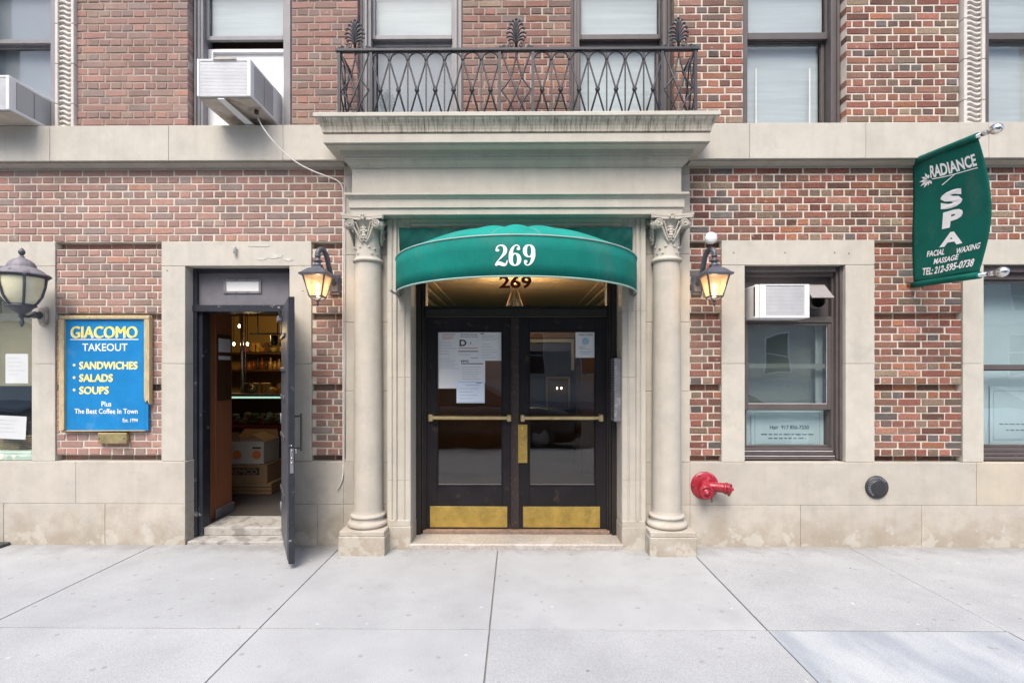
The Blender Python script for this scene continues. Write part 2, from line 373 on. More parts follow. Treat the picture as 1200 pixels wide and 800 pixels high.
    ng=N(nt,'ShaderNodeTexNoise',ins={2:5,3:6,4:.7}); lk.new(pos,ng.inputs[0]); ag=N(nt,'ShaderNodeMath',operation='ADD'); lk.new(mg.outputs[0],ag.inputs[0]); lk.new(ng.outputs[0],ag.inputs[1])
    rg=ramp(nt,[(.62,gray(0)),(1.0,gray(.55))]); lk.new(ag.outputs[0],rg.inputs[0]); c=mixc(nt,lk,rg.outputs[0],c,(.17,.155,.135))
    lk.new(c,B.inputs['Base Color']); B.inputs['Roughness'].default_value=.8; B.inputs['Specular IOR Level'].default_value=.25
    b=N(nt,'ShaderNodeBump',ins={0:.35,1:.002}); lk.new(n2.outputs[0],b.inputs['Height']); lk.new(b.outputs[0],B.inputs['Normal'])
    return m
BR=brick_mat()
def mortar_mat():
    m=pm('mortar',(.56,.50,.43),.95,ns=7,var=.2,bump=.5,bs=120,spots=[((.30,.24,.20),2.0,.60,.4)])
    nt=m.node_tree.nodes; lk=m.node_tree.links; B=nt['Principled BSDF']; c=B.inputs['Base Color'].links[0].from_socket
    g=nt.new('ShaderNodeNewGeometry'); sx=nt.new('ShaderNodeSeparateXYZ'); lk.new(g.outputs['Position'],sx.inputs[0])
    n=N(nt,'ShaderNodeTexNoise',ins={2:1.5,3:5,4:.65}); lk.new(g.outputs['Position'],n.inputs[0])
    # the upper storey never got the pale repointing, bar a few patches and the pier at the right
    mz=N(nt,'ShaderNodeMapRange',ins={1:3.7,2:3.8,3:0,4:.42}); lk.new(sx.outputs[2],mz.inputs[0])
    mx=N(nt,'ShaderNodeMapRange',ins={1:1.3,2:1.7,3:0,4:-.30}); lk.new(sx.outputs[0],mx.inputs[0])
    a=N(nt,'ShaderNodeMath',operation='ADD'); lk.new(mz.outputs[0],a.inputs[0]); lk.new(mx.outputs[0],a.inputs[1])
    b=N(nt,'ShaderNodeMath',operation='ADD'); lk.new(a.outputs[0],b.inputs[0]); lk.new(n.outputs[0],b.inputs[1])
    r=ramp(nt,[(.66,gray(0)),(.90,gray(.85))]); lk.new(b.outputs[0],r.inputs[0])
    lk.new(mixc(nt,lk,r.outputs[0],c,(.27,.205,.17)),B.inputs['Base Color']); return m
MORT=mortar_mat()
LS=stone_mat('limestone',(.475,.45,.395))
LSB=stone_mat('limestone_base',(.44,.41,.36),low=True,stain=(.28,.225,.16))
LSW=stone_mat('limestone_warm',(.47,.42,.345),low=False)
LSC=stone_mat('limestone_cornice',(.46,.42,.35),streak=.92,stain=(.20,.165,.12))
LSD=stone_mat('limestone_soffit',(.42,.39,.335),stain=(.18,.16,.13),stf=.7)
LSX=stone_mat('painted_stone',(.455,.425,.37),stf=.35)
TC=stone_mat('terracotta_white',(.56,.53,.49))
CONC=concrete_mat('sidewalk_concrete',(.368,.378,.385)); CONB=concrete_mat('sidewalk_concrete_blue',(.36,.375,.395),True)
DIRT=pm('joint_dirt',(.21,.20,.19),.95,bump=.4)
ASPH=pm('asphalt',(.06,.06,.062),.9,ns=3,var=.25,bump=.6,bs=200)
BLKP=pm('black_door_paint',(.012,.010,.012),.36,ns=4,var=.35,bump=.12,bs=40,spots=[((.07,.045,.035),9,.62,.5)],spec=.3)
BLKD=pm('black_frame_paint',(.018,.014,.013),.45,ns=5,var=.4,bump=.1)
STEEL=pm('grey_steel_paint',(.165,.16,.175),.45,ns=6,var=.15,bump=.12,bs=30,spots=[((.33,.32,.32),14,.66,.5)])
STEELI=pm('scuffed_steel_paint',(.075,.075,.085),.45,ns=6,var=.25,bump=.2,bs=30,spots=[((.25,.24,.24),14,.62,.6),((.02,.02,.03),5,.6,.7)]); STEELD=pm('dark_steel_paint',(.022,.025,.034),.4,ns=6,var=.3,bump=.12,spots=[((.35,.34,.33),11,.64,.7)])
BRONZE=pm('bronze_window_paint',(.092,.078,.076),.5,ns=6,var=.15,bump=.05)
GREYF=pm('grey_window_paint',(.22,.215,.225),.5,ns=6,var=.12,bump=.05)
WHTF=pm('white_window_paint',(.66,.66,.67),.5,ns=6,var=.08,bump=.05)
GRNF=pm('flaking_green_paint',(.33,.42,.36),.7,ns=9,var=.2,bump=.3,spots=[((.62,.60,.52),13,.55,.8)])
IRON=pm('black_wrought_iron',(.026,.028,.036),.5,ns=12,var=.25,bump=.25,bs=90,spots=[((.12,.11,.11),20,.66,.5)])
LANT=pm('grey_black_lantern_metal',(.070,.075,.092),.42,ns=10,var=.3,bump=.2,spots=[((.20,.20,.21),16,.6,.6)])
LANW=pm('weathered_lantern_metal',(.19,.18,.20),.6,ns=10,var=.3,bump=.2,spots=[((.07,.06,.07),16,.58,.8)])
BRASS=pm('brass',(.62,.43,.12),.33,1.0,ns=9,var=.25,bump=.25,bs=30,spots=[((.30,.24,.10),5,.57,.5)],dist=.002)
BRASL=pm('worn_pale_brass',(.72,.58,.30),.35,.9,ns=9,var=.2,bump=.1)
BRASP=pm('dull_brass_plate',(.40,.33,.17),.5,.7,ns=14,var=.3,bump=.2)
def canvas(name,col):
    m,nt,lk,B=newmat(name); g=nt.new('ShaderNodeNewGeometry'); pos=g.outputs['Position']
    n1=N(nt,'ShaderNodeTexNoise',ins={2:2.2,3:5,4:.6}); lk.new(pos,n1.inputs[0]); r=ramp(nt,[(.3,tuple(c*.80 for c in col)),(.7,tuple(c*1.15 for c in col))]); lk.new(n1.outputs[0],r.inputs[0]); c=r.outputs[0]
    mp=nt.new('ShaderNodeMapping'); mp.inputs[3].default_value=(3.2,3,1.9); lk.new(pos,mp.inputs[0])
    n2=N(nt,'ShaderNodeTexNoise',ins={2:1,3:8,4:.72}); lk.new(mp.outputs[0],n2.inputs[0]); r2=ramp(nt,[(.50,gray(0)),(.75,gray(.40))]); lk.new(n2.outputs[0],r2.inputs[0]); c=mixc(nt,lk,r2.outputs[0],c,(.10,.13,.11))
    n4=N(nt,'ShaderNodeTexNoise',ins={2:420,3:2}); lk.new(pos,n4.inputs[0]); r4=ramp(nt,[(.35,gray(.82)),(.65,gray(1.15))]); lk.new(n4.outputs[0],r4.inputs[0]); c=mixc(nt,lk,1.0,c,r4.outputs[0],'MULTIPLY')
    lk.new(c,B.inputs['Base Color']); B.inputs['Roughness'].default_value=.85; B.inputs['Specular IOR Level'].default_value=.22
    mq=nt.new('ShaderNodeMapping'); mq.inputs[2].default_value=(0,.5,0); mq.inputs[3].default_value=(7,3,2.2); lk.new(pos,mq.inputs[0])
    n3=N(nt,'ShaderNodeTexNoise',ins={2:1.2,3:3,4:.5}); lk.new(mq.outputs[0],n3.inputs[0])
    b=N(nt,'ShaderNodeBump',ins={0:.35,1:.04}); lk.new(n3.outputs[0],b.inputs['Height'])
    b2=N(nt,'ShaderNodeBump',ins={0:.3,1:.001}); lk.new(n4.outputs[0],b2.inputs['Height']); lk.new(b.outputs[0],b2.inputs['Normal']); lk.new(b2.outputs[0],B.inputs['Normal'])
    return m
def canvas_old(name,col):
    m=pm(name,col,.85,spec=.2,ns=3,var=.10,bump=.35,bs=350,spots=[(tuple(c*.7 for c in col),3,.62,.35)],dist=.0015); return m
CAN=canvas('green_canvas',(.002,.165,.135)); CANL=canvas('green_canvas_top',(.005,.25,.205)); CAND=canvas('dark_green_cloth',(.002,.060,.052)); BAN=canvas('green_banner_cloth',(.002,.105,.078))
PIPE=pm('white_piping',(.25,.38,.34),.6)
WPRT=pm('white_print',(.80,.80,.78),.6,bump=0,var=.03); YPRT=pm('yellow_print',(.80,.66,.08),.5,bump=0,var=.03); RPRT=pm('dark_red_print',(.10,.004,.004),.5,bump=0,var=.03)
KPRT=pm('black_print',(.03,.03,.035),.6,bump=0,var=.03); GPRT=pm('grey_print',(.30,.31,.33),.7,bump=0,var=.03); TPRT=pm('teal_print',(.24,.36,.39),.7,bump=0,var=.03); KTP=pm('dark_teal_print',(.10,.17,.19),.7,bump=0,var=.03); BPRT=pm('blue_print',(.12,.25,.45),.7,bump=0,var=.03); REDP=pm('red_print',(.45,.06,.05),.7,bump=0,var=.03)
BLUE=pm('blue_sign_enamel',(.006,.19,.46),.4,ns=5,var=.12,bump=.05,spots=[((.10,.28,.48),7,.60,.35)])
TAN=pm('weathered_tan_wood',(.45,.36,.20),.7,ns=7,var=.25,bump=.3,stretch=(10,10,1.5),spots=[((.22,.16,.10),8,.60,.6)])
PAPER=pm('white_paper',(.70,.72,.75),.8,ns=5,var=.03,bump=.1,bs=12)
PAPB=pm('bluish_paper',(.66,.75,.86),.8,ns=5,var=.03,bump=.1,bs=12)
SHADE=pm('white_blind',(.43,.455,.46),.8,ns=1.2,var=.10,bump=0,stretch=(1,1,18),spots=[((.37,.395,.405),1.0,.50,.5)])
SHADG=pm('grey_blind',(.235,.25,.275),.8,ns=3,var=.06,bump=0)
SHADB=pm('beige_grey_blind',(.25,.255,.23),.8,ns=3,var=.06,bump=0)
SHADT=pm('pale_teal_blind',(.47,.58,.605),.8,ns=3,var=.06,bump=0)
ACW=pm('white_metal',(.70,.70,.70),.45,ns=7,var=.05,bump=.03,spots=[((.45,.42,.38),6,.66,.5)])
ACD=pm('dirty_metal',(.42,.38,.33),.6,ns=7,var=.2,bump=.2,spots=[((.20,.13,.08),5,.56,.7)])
FIN=pm('aluminium_fins',(.52,.53,.55),.5,.1,ns=5,var=.1,bump=0)
FIND=pm('grey_fins',(.30,.30,.31),.6,bump=0); PAPD=pm('aged_paper',(.52,.54,.55),.8,ns=5,var=.05,bump=.1); DARK=pm('dark_gap',(.012,.012,.013),.8,bump=0)
GLS=glass('window_glass',(.95,.97,.97),wav=.10,ior=1.85); GLR=glass('reflecting_glass',(.92,.96,.95),wav=.14,ior=2.3); GLU=glass('upper_window_glass',(.95,.97,.97),wav=.10,ior=1.38); GLD=glass('door_glass',(.84,.84,.82),wav=.10,ior=1.62)
RED=pm('red_hydrant_paint',(.29,.009,.024),.38,ns=8,var=.2,bump=.25,bs=35,spots=[((.50,.13,.15),14,.58,.5),((.16,.02,.02),20,.62,.6)],coat=.3)
BLKR=pm('black_plastic',(.03,.032,.036),.4,ns=12,var=.3,bump=.2)
CHROME=pm('brushed_chrome',(.72,.72,.72),.2,1.0,ns=9,var=.1,bump=.05)
CABLE=pm('white_cable_rubber',(.68,.66,.62),.5,bump=0)
CONG=pm('grey_cable_rubber',(.40,.37,.34),.6,bump=0)
GRAN=pm('pinkish_granite',(.37,.335,.30),.55,ns=70,var=.3,bump=.2,spots=[((.50,.485,.46),5,.56,.5)])
STEP=pm('worn_marble_step',(.36,.345,.32),.7,ns=20,var=.2,bump=.3,spots=[((.17,.155,.14),7,.50,.7)])
ORNW=pm('orange_brown_wall',(.27,.105,.045),.6,ns=2,var=.12,bump=.05)
DKW=pm('dark_brown_wood',(.06,.028,.016),.5,ns=4,var=.25,bump=.1)
PLAS=pm('cream_plaster',(.55,.44,.30),.8,ns=3,var=.08,bump=.05)
YELW=pm('yellow_wall',(.42,.27,.09),.8,ns=3,var=.1,bump=.05)
LOBW=pm('brown_lobby_wall',(.085,.048,.035),.7,ns=3,var=.15,bump=.05)
LOBF=pm('dark_lobby_floor',(.07,.065,.065),.35,ns=3,var=.15,bump=0)
CARD=pm('brown_cardboard',(.29,.18,.09),.8,ns=6,var=.1,bump=.05); CARW=pm('white_cardboard',(.48,.43,.36),.7,ns=6,var=.05,bump=.03)
LITG=emis('lit_lantern_glass',(1.0,.62,.26),1.1); BULB=emis('bulb',(1.0,.78,.50),11); TUBE=emis('fluorescent_tube',(.62,1.0,.82),.55)
def lit_glass():
    m,nt,lk,B=newmat('lit_lantern_panel'); B.inputs['Base Color'].default_value=(.55,.42,.28,1); B.inputs['Roughness'].default_value=.35
    B.inputs['Transmission Weight'].default_value=.0
    g=nt.new('ShaderNodeNewGeometry'); mp=nt.new('ShaderNodeMapping'); mp.inputs[3].default_value=(60,60,8); lk.new(g.outputs['Position'],mp.inputs[0])
    n=N(nt,'ShaderNodeTexNoise',ins={2:1,3:3}); lk.new(mp.outputs[0],n.inputs[0]); r=ramp(nt,[(.3,(.90,.56,.32)),(.7,(1,.76,.52))]); lk.new(n.outputs[0],r.inputs[0])
    lk.new(r.outputs[0],B.inputs['Emission Color']); B.inputs['Emission Strength'].default_value=.10
    tr=nt.new('ShaderNodeBsdfTranslucent'); tr.inputs[0].default_value=(.80,.58,.36,1); tp=nt.new('ShaderNodeBsdfTransparent'); tp.inputs[0].default_value=(1,.90,.76,1)
    m1=nt.new('ShaderNodeMixShader'); m1.inputs[0].default_value=.40; m2=nt.new('ShaderNodeMixShader'); m2.inputs[0].default_value=.62
    lk.new(B.outputs[0],m1.inputs[1]); lk.new(tr.outputs[0],m1.inputs[2]); lk.new(m1.outputs[0],m2.inputs[1]); lk.new(tp.outputs[0],m2.inputs[2]); lk.new(m2.outputs[0],nt['Material Output'].inputs[0])
    return m
LITP=lit_glass()
MILK=pm('cream_frosted_glass',(.70,.67,.47),.3,ns=5,var=.12,bump=.05)
# ================================================================ SETTING: ground
g_ = MB().box(-300,300,-300,0.3,-.30,-.26).build('ground',ASPH); struct(g_)
MBr=MB().box(-120,120,-18.0,-5.44,-.26,-.15); road=MBr.build('road',ASPH); struct(road)
rl=MB().box(-120,120,-12.56,-12.44,-.15,-.146).build('road_marking',pm('road_paint',(.6,.6,.56),.7),road)
sw=MB().box(-60,60,-5.36,.10,-.26,-.012).build('sidewalk',DIRT); struct(sw)
jx=[WX(p) for p in (184,402,584,803,991)]
jx=[jx[0]-1.72+.14-1.5*k for k in range(5,0,-1)][:0]+[jx[0]-1.60*k for k in range(6,0,-1)]+jx+[jx[-1]+1.58*k for k in range(1,8)]
jy=[.10,-1.52,-3.04,-4.56,-5.20]
for i in range(len(jx)-1):
    for j in range(len(jy)-1):
        g=.0046; rx=random.uniform(-.0005,.0005)
        x0,x1=jx[i]+g+rx,jx[i+1]-g+rx; y0,y1=jy[j+1]+g*1.1,jy[j]-g*1.1
        h=random.uniform(-.0015,.0015)
        b=MB().box(x0,x1,y0,y1,-.10,h,.002)
        new=(abs((jx[i]+jx[i+1])/2-(WX(803)+WX(991))/2)<.3 and j==1)
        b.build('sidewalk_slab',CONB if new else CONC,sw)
kb=MB()
for i in range(40): kb.box(-36+i*1.8+.004,-36+(i+1)*1.8-.004,-5.42,-5.21,-.3,-.004,.012)
kb.build('kerb',pm('granite_kerb',(.33,.33,.33),.7,ns=60,var=.2),sw)
# far pavement (only ever seen mirrored in the glass)
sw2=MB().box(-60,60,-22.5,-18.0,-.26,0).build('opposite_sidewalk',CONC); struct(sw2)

# ================================================================ THE BUILDING
bld=thing('apartment_building','red brick apartment building with limestone trim and columned street entrance','building')
Z0=.770
def zk(k): return 2.766+(.0672*k if k>0 else .0658*k)
def zj(j): return 3.913+.0672*j
wall=MB(); bricks=[]
LX,RX=-7.4,7.4
def rows(x0,x1,zc,pitch,stretch,yf,closeL=True,zmin=None,zmax=None,ph=0.0):
    full,joint=(.2135 if stretch else .1068),.0112
    jz=joint+random.uniform(-.0008,.0012); z0,z1=zc-pitch/2+jz/2,zc+pitch/2-jz/2
    if zmin is not None: z0=max(z0,zmin+.002)
    if zmax is not None: z1=min(z1,zmax-.002)
    if z1-z0<.012: return
    off=ph+(0 if stretch else .0267*2)
    n=math.floor((x0-off)/full); x=off+n*full
    while x<x1:
        a,b=max(x+joint/2,x0),min(x+full-joint/2,x1)
        if b-a<.03:
            if b-a>.008 and bricks and a-bricks[-1][1]<.02 and a==x+joint/2 and abs(bricks[-1][3]-z1)<.0023: bricks[-1][1]=b
        else: bricks.append([a+random.uniform(0,.0035),b-random.uniform(0,.0035),z0+random.uniform(0,.0022),z1-random.uniform(0,.0022),yf,stretch and b-a>.2])
        x+=full
def mort(x0,x1,z0,z1,y): wall.box(x0+.003,x1-.003,y,.24,z0,z1)
xl2,xr1=WX(403),WX(806)
# lower field
for a,b,ph in ((LX,xl2,.03),(xr1,RX,.07)):
    for k in range(1,12): rows(a,b,zk(k),.0672,k%2==0,-.008+random.uniform(-.001,.001),zmax=3.52,ph=ph)
    mort(a,b,2.80,3.56,-.003)
# lower panels with a recessed course every tenth row
pan=[(WX(66),WX(190)),(WX(365.5),xl2),(xr1,WX(845)),(WX(1024),WX(1127)),(LX,WX(-115)),(WX(1302),RX)]
for pi,(a,b) in enumerate(pan):
    for k in range(0,-31,-1):
        rec=k%10==0; ph=(.031,.012,.055,.085,0,.04)[pi]
        rows(a,b,zk(k),.0658,k%2==0,.060 if rec else random.uniform(-.001,.001),zmin=Z0 if k==-30 else None,ph=ph)
    for q in range(3):
        zt=zk(-10*q); mort(a,b,zt-.033,zt+.036,.066)
        mort(a,b,zk(-10*q-10)+.033,zt-.033,.0065)
    mort(a,b,Z0-.05,zk(-30)+.033,.066)
# upper storey
for (p0,p1),ph in zip([(None,-55),(90,220),(342,419),(542,669),(790,871),(992,1124),(1280,None)],(.0,.02,.05,.08,.0,.04,.07)):
    a=LX if p0 is None else WX(p0); b=RX if p1 is None else WX(p1)
    for j in range(-3,24): rows(a,b,zj(j),.0672,j%2==0,random.uniform(-.0015,.0015),ph=ph)
    mort(a,b,3.60,5.50,.005)
mo=wall.build('brick_wall',MORT,bld)
# individual bricks: the whole stretchers nearest the eye; the rest joined
def brick_geo(mb,x0,x1,y,z0,z1,dep=.10,c=.0035):
    j=lambda s=.0036: random.uniform(-s,s)
    f=[(x0+c+j(),y,z0+c+j()),(x1-c+j(),y,z0+c+j()),(x1-c+j(),y,z1-c+j()),(x0+c+j(),y,z1-c+j())]
    m=[(x0+j(.0018),y+c,z0+j(.0018)),(x1+j(.0018),y+c,z0+j(.0018)),(x1+j(.0018),y+c,z1+j(.0018)),(x0+j(.0018),y+c,z1+j(.0018))]
    k=[(x0,y+dep,z0),(x1,y+dep,z0),(x1,y+dep,z1),(x0,y+dep,z1)]
    mb.add(f+m+k,[(0,1,2,3)]+[(4+i,4+(i+1)%4,(i+1)%4,i) for i in range(4)]+[(8+i,8+(i+1)%4,4+(i+1)%4,4+i) for i in range(4)])
full=[b for b in bricks if b[5] and b[4]<.03 and abs((b[2]+b[3])/2-CH)<3.4 and abs((b[0]+b[1])/2)<4.7]
full.sort(key=lambda b: abs((b[0]+b[1])/2)**2+(((b[2]+b[3])/2-2.3)*1.2)**2)
full=full[:300]; ids=set(id(b) for b in full)
variants=[]
for i in range(6):
    mb=MB(); brick_geo(mb,-.1015,.1015,0,-.0275,.0275); mb.mats=[BR]; variants.append(mb.mesh('brick'))
for b in full:
    o=bpy.data.objects.new('brick',random.choice(variants)); C.objects.link(o); o.parent=mo
    o.location=((b[0]+b[1])/2,b[4],(b[2]+b[3])/2); o.scale=((b[1]-b[0])/.203,1,(b[3]-b[2])/.055)
rest=MB()
for b in bricks:
    if id(b) in ids: continue
    brick_geo(rest,b[0],b[1],b[4]+random.uniform(-.0012,.0012),b[2],b[3])
ro=rest.build('brick_courses',BR,mo); ro['kind']='stuff'

# ---- stone trim: blocks with recessed joints
def blocks(parent,xs,z0,z1,yf,yb=.14,mat=LS,j=.0014,bev=.0025,mats=None):
    for i in range(len(xs)-1):
        m=(mats or {}).get(i,mat)
        MB().box(xs[i]+j,xs[i+1]-j,yf+random.uniform(-.0012,.0012),yb,z0+j,z1-j,bev).build('stone_block',m,parent)
YB=-.03; SJ=pm('stone_joint',(.36,.33,.28),.95); base=part('stone_base',bld)
for a,b in ((LX,WX(217,YB)),(WX(339,YB),-1.59),(1.588,RX)): MB().box(a+.01,b-.01,YB+.008,.15,-.05,Z0-.006).build('mortar_bed',SJ,base)
bl=WX(217,YB)
blocks(base,[LX,WX(-120),WX(8),WX(126),bl],-.04,.38,YB,mat=LSB); blocks(base,[LX,WX(-70),WX(92),bl],.38,Z0,YB,mat=LSB)
blocks(base,[WX(339,YB),WX(372,YB),-1.588],-.04,.38,YB,mat=LSB); blocks(base,[WX(339,YB),-1.588],.38,Z0,YB,mat=LSB)
blocks(base,[1.588,WX(936),WX(1077),WX(1230),RX],-.04,.38,YB,mat=LSB); blocks(base,[1.588,WX(1141),WX(1290),RX],.38,Z0,YB,mat=LSB,mats={1:LSW})
# door reveals of the base run deeper
belt=MB().box(LX,RX,-.10,.05,3.515,3.82).build('belt_course',SJ,bld)
blocks(belt,[LX,WX(-80),WX(71),WX(207),WX(338),-1.50],3.507,3.828,-.11,.1); blocks(belt,[1.50,WX(872),WX(1005),WX(1146),WX(1290),RX],3.507,3.828,-.11,.1)
lip=MB().mitred([(0,3.40),(0,3.507)],0,0,0,0) if False else None
bm_=MB()
for a,b in ((LX,-1.57),(1.57,RX)): MB().extx([(.05,3.506),(-.085,3.506),(-.085,3.495),(-.05,3.482),(-.02,3.478),(-.02,3.46),(.05,3.46)],a,b).build('belt_moulding',LSD,belt)
def surround(name,o0,i0,i1,o1,jt,zt0=None,zt1=2.803,zlow=Z0,yb=.14):
    p=part(name,bld); zt0=zt0 or WZ(311,-.012)
    if o0 is not None:
        for a,b in (((o0,i0),(i1,o1))):
            if a is None: continue
            blocks(p,[a,b],zlow,jt,-.012,yb); blocks(p,[a,b],jt,zt0,-.012,yb)
    a,b=o0,o1
    blocks(p,[a,b],zt0,zt1,-.012,yb)
    return p
y_=-.012
jt=WZ(426,y_)
surround('window_surround',WX(-115),WX(-85,y_),WX(37,y_),WX(66),jt)
surround('door_surround',WX(190),WX(217,y_),WX(339,y_),WX(365.5),jt,yb=.12)
surround('window_surround',WX(845),WX(873,y_),WX(991,y_),WX(1024),jt)
surround('window_surround',WX(1127),WX(1153,y_),WX(1275,y_),WX(1302),jt)
# small drilled plug holes on the lintels
ph=MB()
for px,py in ((860,296),(920,296),(978,296),(995,297),(196,317),(355,341)):
    x,z=W(px,py,-.014); ph.lathe([(0,.0),(.006,0)],(x,-.0145,z),8,'Y')
ph.build('plug_hole',KPRT,bld)

# ---- wavy terracotta strips beside the outer upper windows
def rope(px0,px1):
    a,b=WX(px0),WX(px1); p=part('terracotta_strip',bld)
    w=b-a
    for q in range(5):
        z0,z1=3.70+q*.37,3.70+(q+1)*.37-.004
        m=MB().box(a,a+w*.16,-.035,.10,z0,z1,.004).box(b-w*.16,b,-.035,.10,z0,z1,.004).box(a+w*.16,b-w*.16,-.005,.10,z0,z1)
        n=8; hh=(z1-z0)/n
        for i in range(n):
            zc=z0+(i+.5)*hh; pts=[]
            for s in range(13):
                t=s/12; pts.append((a+w*.17+t*w*.66, -.010, zc+math.sin(t*2*PI)*.011-.006*t))
            m.tube(pts,.0150,6,flat=(.9,.85))
        m.build('terracotta_block',TC,p)
rope(68,90); rope(-55,-33); rope(1126,1151); rope(1252,1280)

# ---- windows
def pane(parent,x0,x1,y,z0,z1,m=GLS,nm='pane'): return MB().box(x0,x1,y-.002,y+.002,z0,z1).build(nm,m,parent)
def dh(ox0,ox1,sx0,sx1,zt,zb,pr0,pr1,pgap,mf,blU,blL,low=None,y0=.10,strips=(),st=.034,name='window',brail=.04,us=None,ls=None):
    "double hung window; ox = opening at the brick face, sx = sash edges at the sash plane, pr = meeting rail rows"
    w=part(name,bld); X0,X1=WX(ox0),WX(ox1); ys=y0+.05
    MB().box(X0-.1,X1+.1,.32,.34,zb-.1,zt+.1).build('room_dark',LOBW,w)
    a,b=WX(sx0,ys),WX(sx1,ys); zr1,zr0=WZ(pr0,ys,(ox0+ox1)/2),WZ(pr1,ys,(ox0+ox1)/2)
    fr=MB(); fr.box(X0-.01,a,y0,.26,zb,zt); fr.box(b,X1+.01,y0,.26,zb,zt); fr.box(a,b,y0+.001,.26,zt-.05,zt); fr.box(a,b,y0+.02,.30,zb,zb+.03)
    for px0,px1,dy in strips:
        fr.box(WX(px0,y0),WX(px1,y0),y0-dy,y0+.001,zb,zt,.004)
    fr.build('frame',mf,w)
    u0,u1=us or (st,st); u=MB().ring(a,b,zr0,zt-.05,ys,ys+.035,u0,u1,.04,zr1-zr0,.003); u.build('sash',mf,w)
    pane(w,a+u0,b-u1,ys+.02,zr1,zt-.09,GLU)
    MB().box(a+.02,b-.02,ys+.06,ys+.066,zr1-.02,zt-.06).build('blind',blU,w)
    if low is None:
        l0,l1=ls or (st,st); zg=WZ(pgap,ys+.06,(ox0+ox1)/2)
        l=MB().ring(a+.004,b-.004,zb+.03,zr0+.02,ys+.045,ys+.08,l0,l1,zr0+.02-zg,brail,.003); l.build('sash',mf,w)
        pane(w,a+l0,b-l1,ys+.062,zb+.03+brail,zg,GLU)
        MB().box(a+.03,b-.03,ys+.11,ys+.116,zb,zg+.06).build('blind',blL,w)
    return w,a,b
ZT=5.35; ZS=3.76
# W1 pale frame
w1,a1,b1=dh(-33,68,-29,65,ZT,ZS,46,51,58,GREYF,SHADG,SHADG,strips=((64.5,68,.03),(-33,-29,.03)),st=.006,ls=(.02,.012))
# W2 with an accordion panel and the big air conditioner
w2,a2,b2=dh(220,342,241,335,ZT,ZS,42,47,52,GREYF,SHADE,SHADE,strips=((229,231.2,.025),(233,235,.012),(237,238.5,.008),(336,341.5,.02)),st=.03,low=1)
m=MB().box(a2,b2,.19,.205,ZS,WZ(56,.19)); m.build('side_panel',ACW,w2)
x,z=W(248,96,.16); x1_=WX(334,.16); m=MB().ring(x,x1_,z-.1,WZ(57,.16),.16,.185,.012,.012,.02,.02,.002); m.build('sash',WHTF,w2); 
m=MB()
for i in range(9): m.box(WX(321+i*1.3,.15),WX(322+i*1.3,.15),.145,.19,3.80,WZ(101,.15))
m.build('accordion_pleats',ACW,w2)
# W3, W4
dh(419,542,436,531,ZT,ZS,41,46,56,GREYF,SHADE,SHADG,strips=((421,425,.02),(428,431,.028),(433,435,.01),(532,536,.02),(538,541.5,.03)),us=(.03,.015),ls=(.02,.02))
dh(669,790,678,774,ZT,ZS,40,46,56,BRONZE,SHADE,SHADE,strips=((672,676,.015),(776,780,.02),(782,784,.028),(786,789.5,.03)),us=(.025,.014),ls=(.02,.02))
w5,a5,b5=dh(871,992,873,970,ZT,ZS,38,46,51,BRONZE,SHADE,SHADE,strips=((973,977,.012),(980,983,.02),(985,990,.03)),us=(.03,.018),ls=(.004,.03))
m=MB().bar((WX(886,.2),.205,3.8),(WX(886,.2),.205,4.50),.010).bar((WX(949,.2),.205,3.8),(WX(949,.2),.205,4.50),.010); m.build('blind_cord',WHTF,w5)
dh(1151,1252,1153,1247,ZT,ZS,38,46,50,BRONZE,SHADE,SHADE,us=(.006,.02),ls=(.006,.03))
# lower right-hand window with transom
def X(px,y): return WX(px,y)
wr=part('window',bld); y0=.055
MB().box(WX(860),WX(1010),.40,.42,.7,2.7).build('room_dark',LOBW,wr)
m=MB(); xa,xb=WX(873,-.012),WX(991,-.012); zt,zb=WZ(311,-.012)-.001,Z0+.012
for i,(w_,yy) in enumerate(((.022,.03),(.04,.06),(.058,.10))):
    m.box(xb-w_,xb-(w_-.02 if i else 0),yy,.26,zb,zt,.003)
m.box(xa,xa+.02,.04,.26,zb,zt); m.box(xa+.02,xb-.058,.04,.26,zt-.05,zt); m.box(xa+.02,xb-.058,.08,.26,zt-.085,zt-.051)
m.box(xa+.02,xb-.058,.05,.26,zb,zb+.035,.003); m.box(xa+.02,xb-.058,.08,.26,zb+.04,zb+.075,.003); m.box(xa+.02,xb-.058,.10,.26,zb+.076,zb+.10)
m.build('frame',BRONZE,wr)
m=MB().box(xa+.025,xb-.062,.044,.05,zb+.032,zb+.036).box(xa+.025,xb-.062,.074,.08,zb+.072,zb+.076); m.build('sill_strip',WHTF,wr)
ya=.11; a,b=xa+.02,xb-.058
zt1,zt2=WZ(371,ya,920),WZ(378,ya,920)
MB().box(a,b,.15,.17,zt1,zt-.08).build('transom_panel',BRONZE,wr)
MB().box(a,b,ya-.01,.2,zt2,zt1,.003).build('rail',BRONZE,wr)
sa,sb=X(877,ya),X(970,ya)
m=MB().ring(a,X(975,ya),WZ(480,ya,920),zt2-.001,ya,ya+.035,sa-a,X(975,ya)-sb,.025,WZ(473,ya,920)-WZ(480,ya,920),.003); m.build('sash',BRONZE,wr)
pane(wr,sa,sb,ya+.018,WZ(473,ya,920),zt2-.025,GLR)
m=MB().ring(sa-.002,X(970.5,ya),WZ(474,ya,920),zt2-.02,ya+.014,ya+.017,.006,.006,.006,.012); m.build('glazing_bead',WHTF,wr)
m=MB().ring(a,X(975,ya+.04),zb+.10,WZ(479,ya+.04,920),ya+.037,ya+.07,sa-a,.04,.012,.02,.003); m.build('sash',BRONZE,wr)
pane(wr,sa,X(966,ya+.04),ya+.055,zb+.118,WZ(480,ya+.04,920))
